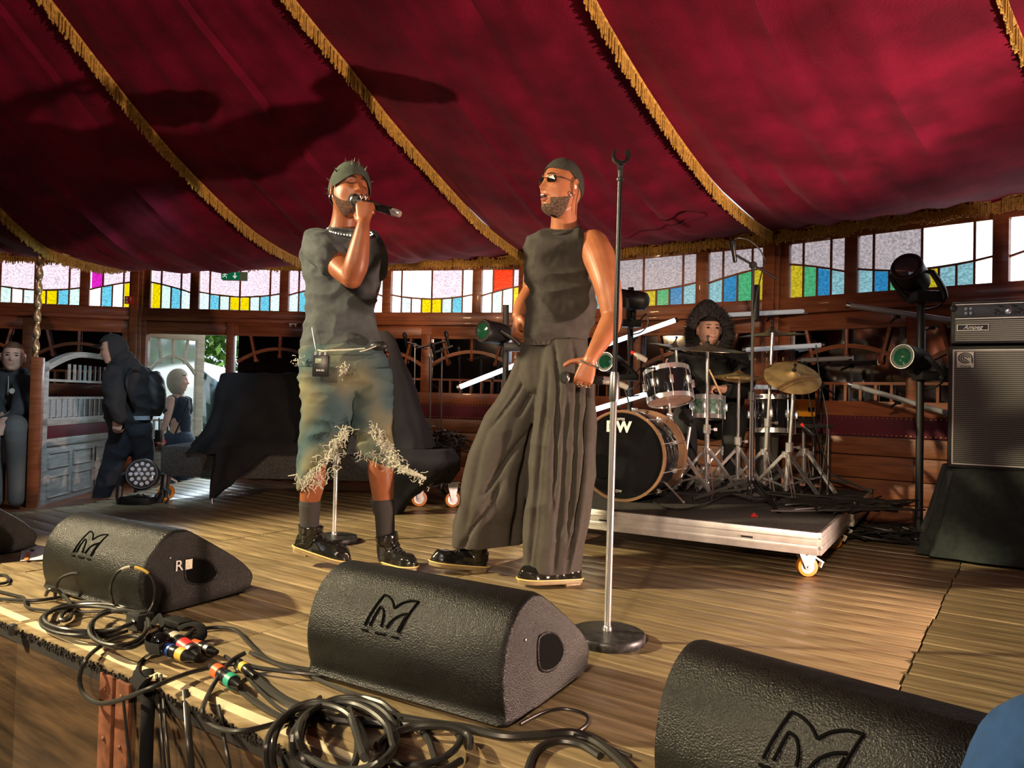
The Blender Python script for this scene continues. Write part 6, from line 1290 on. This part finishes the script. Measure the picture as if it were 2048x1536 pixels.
cable('black cable looping over the stage edge left of the big coil', [(640, 1395), (608, 1425, .02), (572, 1441), (488, 1462), (440, 1457), (412, 1440), (405, 1419), (419, 1384), (440, 1349, .03), (464, 1321, .04), (490, 1306, .05)])
cable('black cable curving over the planks between the connectors and the middle monitor', [(366, 1278), (385, 1262), (401, 1258), (436, 1255), (471, 1260), (495, 1283), (523, 1310), (558, 1328), (640, 1344), (700, 1362)])
cable('thick black multicore cable with a grey taped end', [(470, 1330), (499, 1345), (523, 1366), (558, 1394), (593, 1412), (660, 1436), (760, 1446), (860, 1452)], .0125, tapes=((.02, 5, 'greytape'),))
cable('thin black cable lying beside the multicore', [(450, 1312), (480, 1335), (510, 1372), (550, 1410), (590, 1432), (640, 1440)], .005)
cable('thin black cable passing under the middle monitor', [(500, 1305), (560, 1330), (620, 1352), (700, 1385), (760, 1400)], .0055)
cable('black cable running from the connectors towards the big coil', [(420, 1330), (450, 1352), (480, 1382), (520, 1412), (560, 1432), (600, 1438)], .006, tapes=((.85, 6, 'greytape'),))
def coil(label, cx, cy, rx, ry, turns, r=.0065, z=.01, jit=.06, tail=None, D=None):
    pts = []; n_ = int(turns*12)
    for i in range(n_):
        a = 2*PI*i/12+.7; k = 1+jit*math.sin(i*.9)+jit*.8*math.sin(i*.37+1); x, y = cx+rx*k*math.cos(a)+6*math.sin(i*.5), cy+ry*k*math.sin(a)+4*math.cos(i*.4)
        pts.append((x, y, z+.012*(i//12)+.01*math.sin(i)**2) if D is None else (x, y, 0, D+.02*math.sin(i)))
    if tail: pts += [(*q, .01) if len(q) == 2 else q for q in tail]
    return cable(label, pts, r)
coil('flat coil of black cable in front of the left monitor', 178, 1238, 95, 30, 3, tail=[(300, 1215), (340, 1200)])
coil('smaller coil of black cable on the stage edge by the connectors', 240, 1255, 62, 34, 2, .007, z=.03)
cable('black cable coming in from the left edge of the picture', [(-20, 1196), (30, 1200), (70, 1201), (110, 1196), (150, 1188), (190, 1196), (230, 1200)])
cable('thin black cable running in from the left edge nearer the stage front', [(-20, 1178), (30, 1190), (48, 1196), (52, 1212), (75, 1219), (150, 1224), (210, 1222)], .005)
DL = G(150, 1200)[1]
cable('short arch of black cable standing up against the left monitor', [(110, 1196), (112, 1176, 0, DL-.02), (122, 1156, 0, DL-.02), (150, 1147, 0, DL-.02), (181, 1157, 0, DL-.02), (192, 1178, 0, DL-.02), (194, 1200)], .006)
DL = G(265, 1240)[1]
cable('thin standing loop of cable with yellow tape in front of the left monitor', [(230, 1215), (222, 1190, 0, DL), (223, 1167, 0, DL), (237, 1143, 0, DL), (265, 1134, 0, DL), (297, 1147, 0, DL), (309, 1174, 0, DL), (305, 1209, 0, DL), (286, 1244), (279, 1264)], .0045, tapes=((.47, 7, 'yellowtape'), (.38, 5, 'greytape')))
cable('black cable twisted in a small knot left of the flat coil', [(92, 1190, .02), (98, 1180, .05), (112, 1180, .05), (128, 1192, .03), (142, 1210, .02), (140, 1236, .02), (122, 1240, .02), (128, 1225, .03), (150, 1215, .02)], .007)
coil('big coil of thick black cable at the bottom centre', 690, 1478, 98, 78, 3, .0085, z=.012, jit=.10, tail=[(800, 1440), (850, 1470), (868, 1510), (880, 1560)])
coil('wide loose coil of black cable lying over the stage edge at the bottom', 632, 1500, 96, 92, 2, .0085, z=.02, jit=.08, tail=[(700, 1400), (760, 1405), (790, 1430)])
coil('tangled coil of black cable right of the big coil', 850, 1490, 85, 38, 2, .008, z=.012, jit=.16)
cable('thick black cable running along the foot of the middle monitor', [(740, 1418), (793, 1434), (860, 1446), (930, 1456), (1008, 1472), (1080, 1470), (1144, 1466), (1190, 1482), (1230, 1512), (1268, 1550)], .011)
cable('black cable curving up from the bottom edge beside the near monitor', [(1050, 1560), (1062, 1520), (1075, 1500), (1098, 1486), (1125, 1482), (1164, 1490), (1200, 1512)], .009)
cable('thin cable looped at the right foot of the middle monitor', [(1040, 1448), (1078, 1428), (1110, 1419), (1140, 1419), (1172, 1430), (1174, 1448), (1150, 1470), (1180, 1480), (1262, 1512)], .0045)
cable('short piece of cable at the far left behind the edge', [(-15, 1150), (8, 1150), (17, 1158), (10, 1166), (-15, 1168)], .006)
# cable ends hanging down the fascia
for i, (x0, y0, x1, r_, nm) in enumerate(((246, 1392, 262, .004, 'leftmost thin black cable'), (296, 1340, 292, .016, 'broad black strap'), (313, 1350, 331, .004, 'thin black cable just right of the strap'), (322, 1350, 340, .004, 'second thin black cable right of the strap'), (371, 1380, 384, .008, 'flat black cable'), (437, 1412, 462, .005, 'rightmost thin black cable'))):
    pts = [floorpt(x0, y0), floorpt((x0+x1)/2, (y0+1560)/2), floorpt(x1, 1560), floorpt(x1+3, 1700)]; b = B(); b.tube(pts, [(r_, r_*.35)]*4 if r_ > .006 else r_, 8, smooth=4); t = thing('hanging_cable', nm+' hanging down the brown stage front', 'cable', tuple(pts[0]), 'cables hanging down the stage front'); b.build('sheath', M['cable'] if i != 1 else M['blackcloth'], t)
# connectors
def connector(label, x0, y0, x1, y1, r, bands, z0=.03, z1=.025):
    p, q = floorpt(x0, y0, z0), floorpt(x1, y1, z1); d = nrm(q-p); L = np.linalg.norm(q-p); t = thing('cable_connector', label, 'connector', tuple(p), 'cable connectors on the stage edge')
    b = B(); b.lathe([(r*.5, -.03), (r*.8, -.01), (r, 0), (r, L*.45), (r*.95, L*.46), (r*1.05, L*.5), (r*1.05, L*.92), (r*.8, L), (r*.45, L+.03)], p, d, 18); b.build('body', M['micblack'], t)
    for f0, f1, mm in bands: b = B(); b.lathe([(r*1.02, L*f0), (r*1.09, L*f0+.001), (r*1.09, L*f1-.001), (r*1.02, L*f1)], p, d, 18); b.build('band', M[mm], t)
connector('largest connector with red and pale blue bands', 338, 1272, 388, 1306, .022, ((.15, .35, 'greytape'), (.55, .85, 'redband'), (.88, .98, 'steel')), .045, .03)
connector('connector with a reddish band and steel ring behind the largest one', 382, 1288, 420, 1300, .016, ((.1, .5, 'orangetape'), (.8, 1, 'steel')))
connector('connector with blue and yellow rings in front of the largest one', 335, 1298, 378, 1314, .018, ((.0, .25, 'bluetape'), (.55, .85, 'yellowtape')))
connector('connector with orange and green rings', 432, 1340, 470, 1366, .018, ((.0, .3, 'orangetape'), (.7, .95, 'greentape')))
connector('small connector with a yellow ring beside the multicore', 478, 1326, 500, 1345, .013, ((.3, .6, 'yellowtape'),))
cable('pair of thin cables leading from the green-ringed connector', [(470, 1366), (500, 1392), (545, 1424), (600, 1448)], .006)
c_ = G(280, 1258, .0); t = thing('power_adapter', 'black power block lying at the foot of the left monitor', 'adapter', tuple(c_)); b = B(); b.box(c_+V(0, 0, .028), (.075, .06, .055), R=R3); b.box(c_+V(.11, .03, .014), (.10, .05, .028), R=R3); b.build('block', M['black'], t, bevel=.005); b = B(); b.box(c_+V(0, 0, .057), (.03, .025, .004), R=R3); b.build('label', M['rubber'], t, flat=True)
c_ = G(320, 1290, .02); t = thing('velcro_strap', 'black fabric straps tied in a bunch around the connectors', 'strap', tuple(c_)); 
for pts in ([(305, 1250, .05), (318, 1236, .07), (325, 1260, .06), (300, 1275, .04), (292, 1292, .04), (320, 1300, .05)], [(340, 1268, .04), (372, 1250, .05), (398, 1250, .05), (404, 1270, .03), (388, 1280, .02)], [(318, 1300, .03), (300, 1308, .02), (280, 1322, .0), (268, 1348, .0), (285, 1368, 0), (300, 1362, 0)]):
    b = B(); b.tube([floorpt(*p) for p in pts], [(.016, .0025)]*len(pts), 8, smooth=5); b.build('strap_loop', M['blackcloth'], t)
c_ = G(322, 1282, .05); b = B(); b.ball(c_, (.03, .03, .026), 14); b.build('clamp_knob', M['lens'], t)
# cables on the drum riser (placed on its carpet)
def rcable(label, pts, r=.005):
    ps = [G(x, y, DZ+.008) if D is None else P(x, y, D) for x, y, D in pts]; cs_, _ = catmull(ps, 1, 6); b = B(); b.tube(cs_, r, 6); t = thing('drum_cable', label, 'cable', tuple(ps[0]), 'cables on the drum riser'); b.build('sheath', M['cable'], t)
rcable('black cable snaking across the front of the drum riser carpet', [(1300, 1000, None), (1330, 1015, None), (1370, 1018, None), (1410, 1008, None), (1450, 992, None), (1500, 990, None), (1550, 1005, None), (1600, 1020, None), (1640, 1022, None)])
rcable('cable hanging in a long curve at the right of the kit', [(1632, 690, 4.8), (1640, 760, 4.75), (1655, 840, 4.7), (1648, 920, 4.7), (1640, 990, 4.6), (1660, 1010, None)], .004)
rcable('second thin cable hanging right of the tilted cymbal', [(1615, 770, 4.6), (1625, 830, 4.6), (1645, 900, 4.6), (1658, 950, 4.6), (1650, 1005, None)], .004)
rcable('cable hanging down from the tall boom stand', [(1530, 520, 4.37), (1512, 600, 4.33), (1505, 700, 4.33), (1500, 850, 4.33), (1498, 1000, 4.33)], .004)
t = thing('cable_heap', 'heap of black cables at the back right corner of the drum riser', 'cables', tuple(G(1700, 1022, DZ))); b = B(); c_ = G(1690, 1016, DZ+.02)
for i in range(22): b.tube([c_+V(random.gauss(0, .16), random.gauss(0, .10), random.uniform(-.01, .05)) for _ in range(7)], .005, 5, smooth=4)
b.build('coiled_cable', M['cable'], t, kind='stuff')
t = thing('cable_pile', 'dark pile of cables on the stage floor between riser and draped box', 'cables', tuple(G(1790, 1075))); b = B(); c_ = G(1790, 1070, .03)
for i in range(26): b.tube([c_+V(random.gauss(0, .17), random.gauss(0, .12), random.uniform(-.02, .06)) for _ in range(7)], .007, 5, smooth=4)
b.build('coiled_cable', M['cable'], t, kind='stuff')
c_ = G(1508, 1034, DZ); b = B(); b.box(c_+Z*.006, (.035, .02, .012)); t = thing('red_clip', 'tiny red clip lying on the front edge of the drum riser carpet', 'clip', tuple(c_)); b.build('clip', M['redband'], t, bevel=.002); b = B(); b.lathe([(.008, 0), (.008, .008)], c_+Z*.012, Z, 8); b.build('knob', M['redband'], t)
# paper at far left
c_ = G(62, 1108); t = thing('paper_sheet', 'white paper with an orange stripe lying between the two left monitors', 'paper', tuple(c_)); b = B()
c1, c2, c3, c4 = G(45, 1088, .004), G(102, 1094, .004), G(98, 1118, .012), G(40, 1122, .004); b.add([c1, c2, c3, c4], [(0, 1, 2, 3)]); b.build('sheet', mat('paper', (.72, .71, .66), .8), t, solid=.002, flat=True)
b = B(); b.add([G(52, 1104, .0115), G(60, 1104, .0115), G(56, 1120, .013), G(48, 1120, .013)], [(0, 1, 2, 3)]); b.build('orange_stripe', mat('orange_print', (.75, .16, .03), .7), t, solid=.0006, flat=True)
b = B(); b.add([G(62, 1098, .0105), G(70, 1099, .0105), G(68, 1103, .011), G(60, 1102, .011)], [(0, 1, 2, 3)]); b.build('black_print', M['black'], t, solid=.0006, flat=True)
c_ = G(2*0+12, 1262, 0); b = B(); b.box(floorpt(12, 1262)+W*.02, (.03, .02, .035), R=R3); t = thing('junction_plate', 'small pale metal plate on the stage front at the left edge', 'plate', tuple(floorpt(12, 1262))); b.build('plate', M['steel'], t, bevel=.003)
b = B(); b.box(P(738, 1131, 2.17), (.03, .02, .004)); 
# ------------------------------------------------------------------ spectator at the bottom right corner
SD = .74; s_ = lambda x, y, D=SD: P(x, y, D)
t = thing('person', 'person in a blue T-shirt, only a shoulder in view at the bottom right corner', 'person', tuple(s_(2100, 1536)*V(1, 1, 0)+V(0, 0, -.6)))
body = B(); HS = Head(V(.80, .92, .73), nrm(V(.1, 1, 0)), (0, 0, 1), 1.0)
sc = s_(2052, 1452); body_pts = sc
HS.c = sc+U*.22+Z*.22; HS.add(body, 40, 36); limb(body, [(HS.c-Z*.06, .055), (HS.c-Z*.16, .06)])
limb(body, [(HS.c-Z*.24, .12), (HS.c-Z*.5, .13), (HS.c-Z*.75, .12)])
limb(body, [(sc+V(.03, 0, -.05), .055), (sc+V(.0, .02, -.30), .045), (sc+U*.02-Z*.52, .03)]); hand(body, sc+U*.02-Z*.52, (0, .1, -1), (1, 0, 0), (0, 1, 0))
limb(body, [(sc+U*.42-Z*.05, .055), (sc+U*.45-Z*.30, .045), (sc+U*.44+W*.0-Z*.52, .03)])
for dx in (-.09, .09): limb(body, [(HS.c+V(dx, 0, -.80), .085), (HS.c+V(dx, .02, -1.15), .06), (HS.c+V(dx, 0, -1.5), .045)])
body.build('body', M['skinpale'], t, voxel=.008, smooth=2); HS.shell(lambda x, y, z: z > .05 or y < .01, .008, 'hair', mat('short_brown_hair'), t)
b = B(); limb(b, [(HS.c+V(0, 0, -.20), (.14, .10)), (HS.c+V(0, 0, -.32), (.19, .12)), (HS.c+V(0, 0, -.72), (.17, .12))], 32); limb(b, [(sc+U*.10, .07), (sc+V(.05, 0, -.03), .072), (sc+V(.015, .01, -.12), .07), (sc+V(.0, .02, -.22), .066)]); limb(b, [(sc+U*.34, .07), (sc+U*.42-Z*.04, .07), (sc+U*.45-Z*.22, .066)])
b.build('t_shirt', mat('blue_cotton', (.014, .055, .16), .9, noise_=.12, nscale=60, sheen=.1), t, voxel=.009, smooth=5, disp=wrinkle(.012, (7, 7, 8)))
cap_limb(t, 'trousers', mat('dark_navy_trousers'), [[(HS.c+V(dx, 0, -.78), .11), (HS.c+V(dx, .02, -1.15), .085), (HS.c+V(dx, 0, -1.45), .07)] for dx in (-.09, .09)], .012)
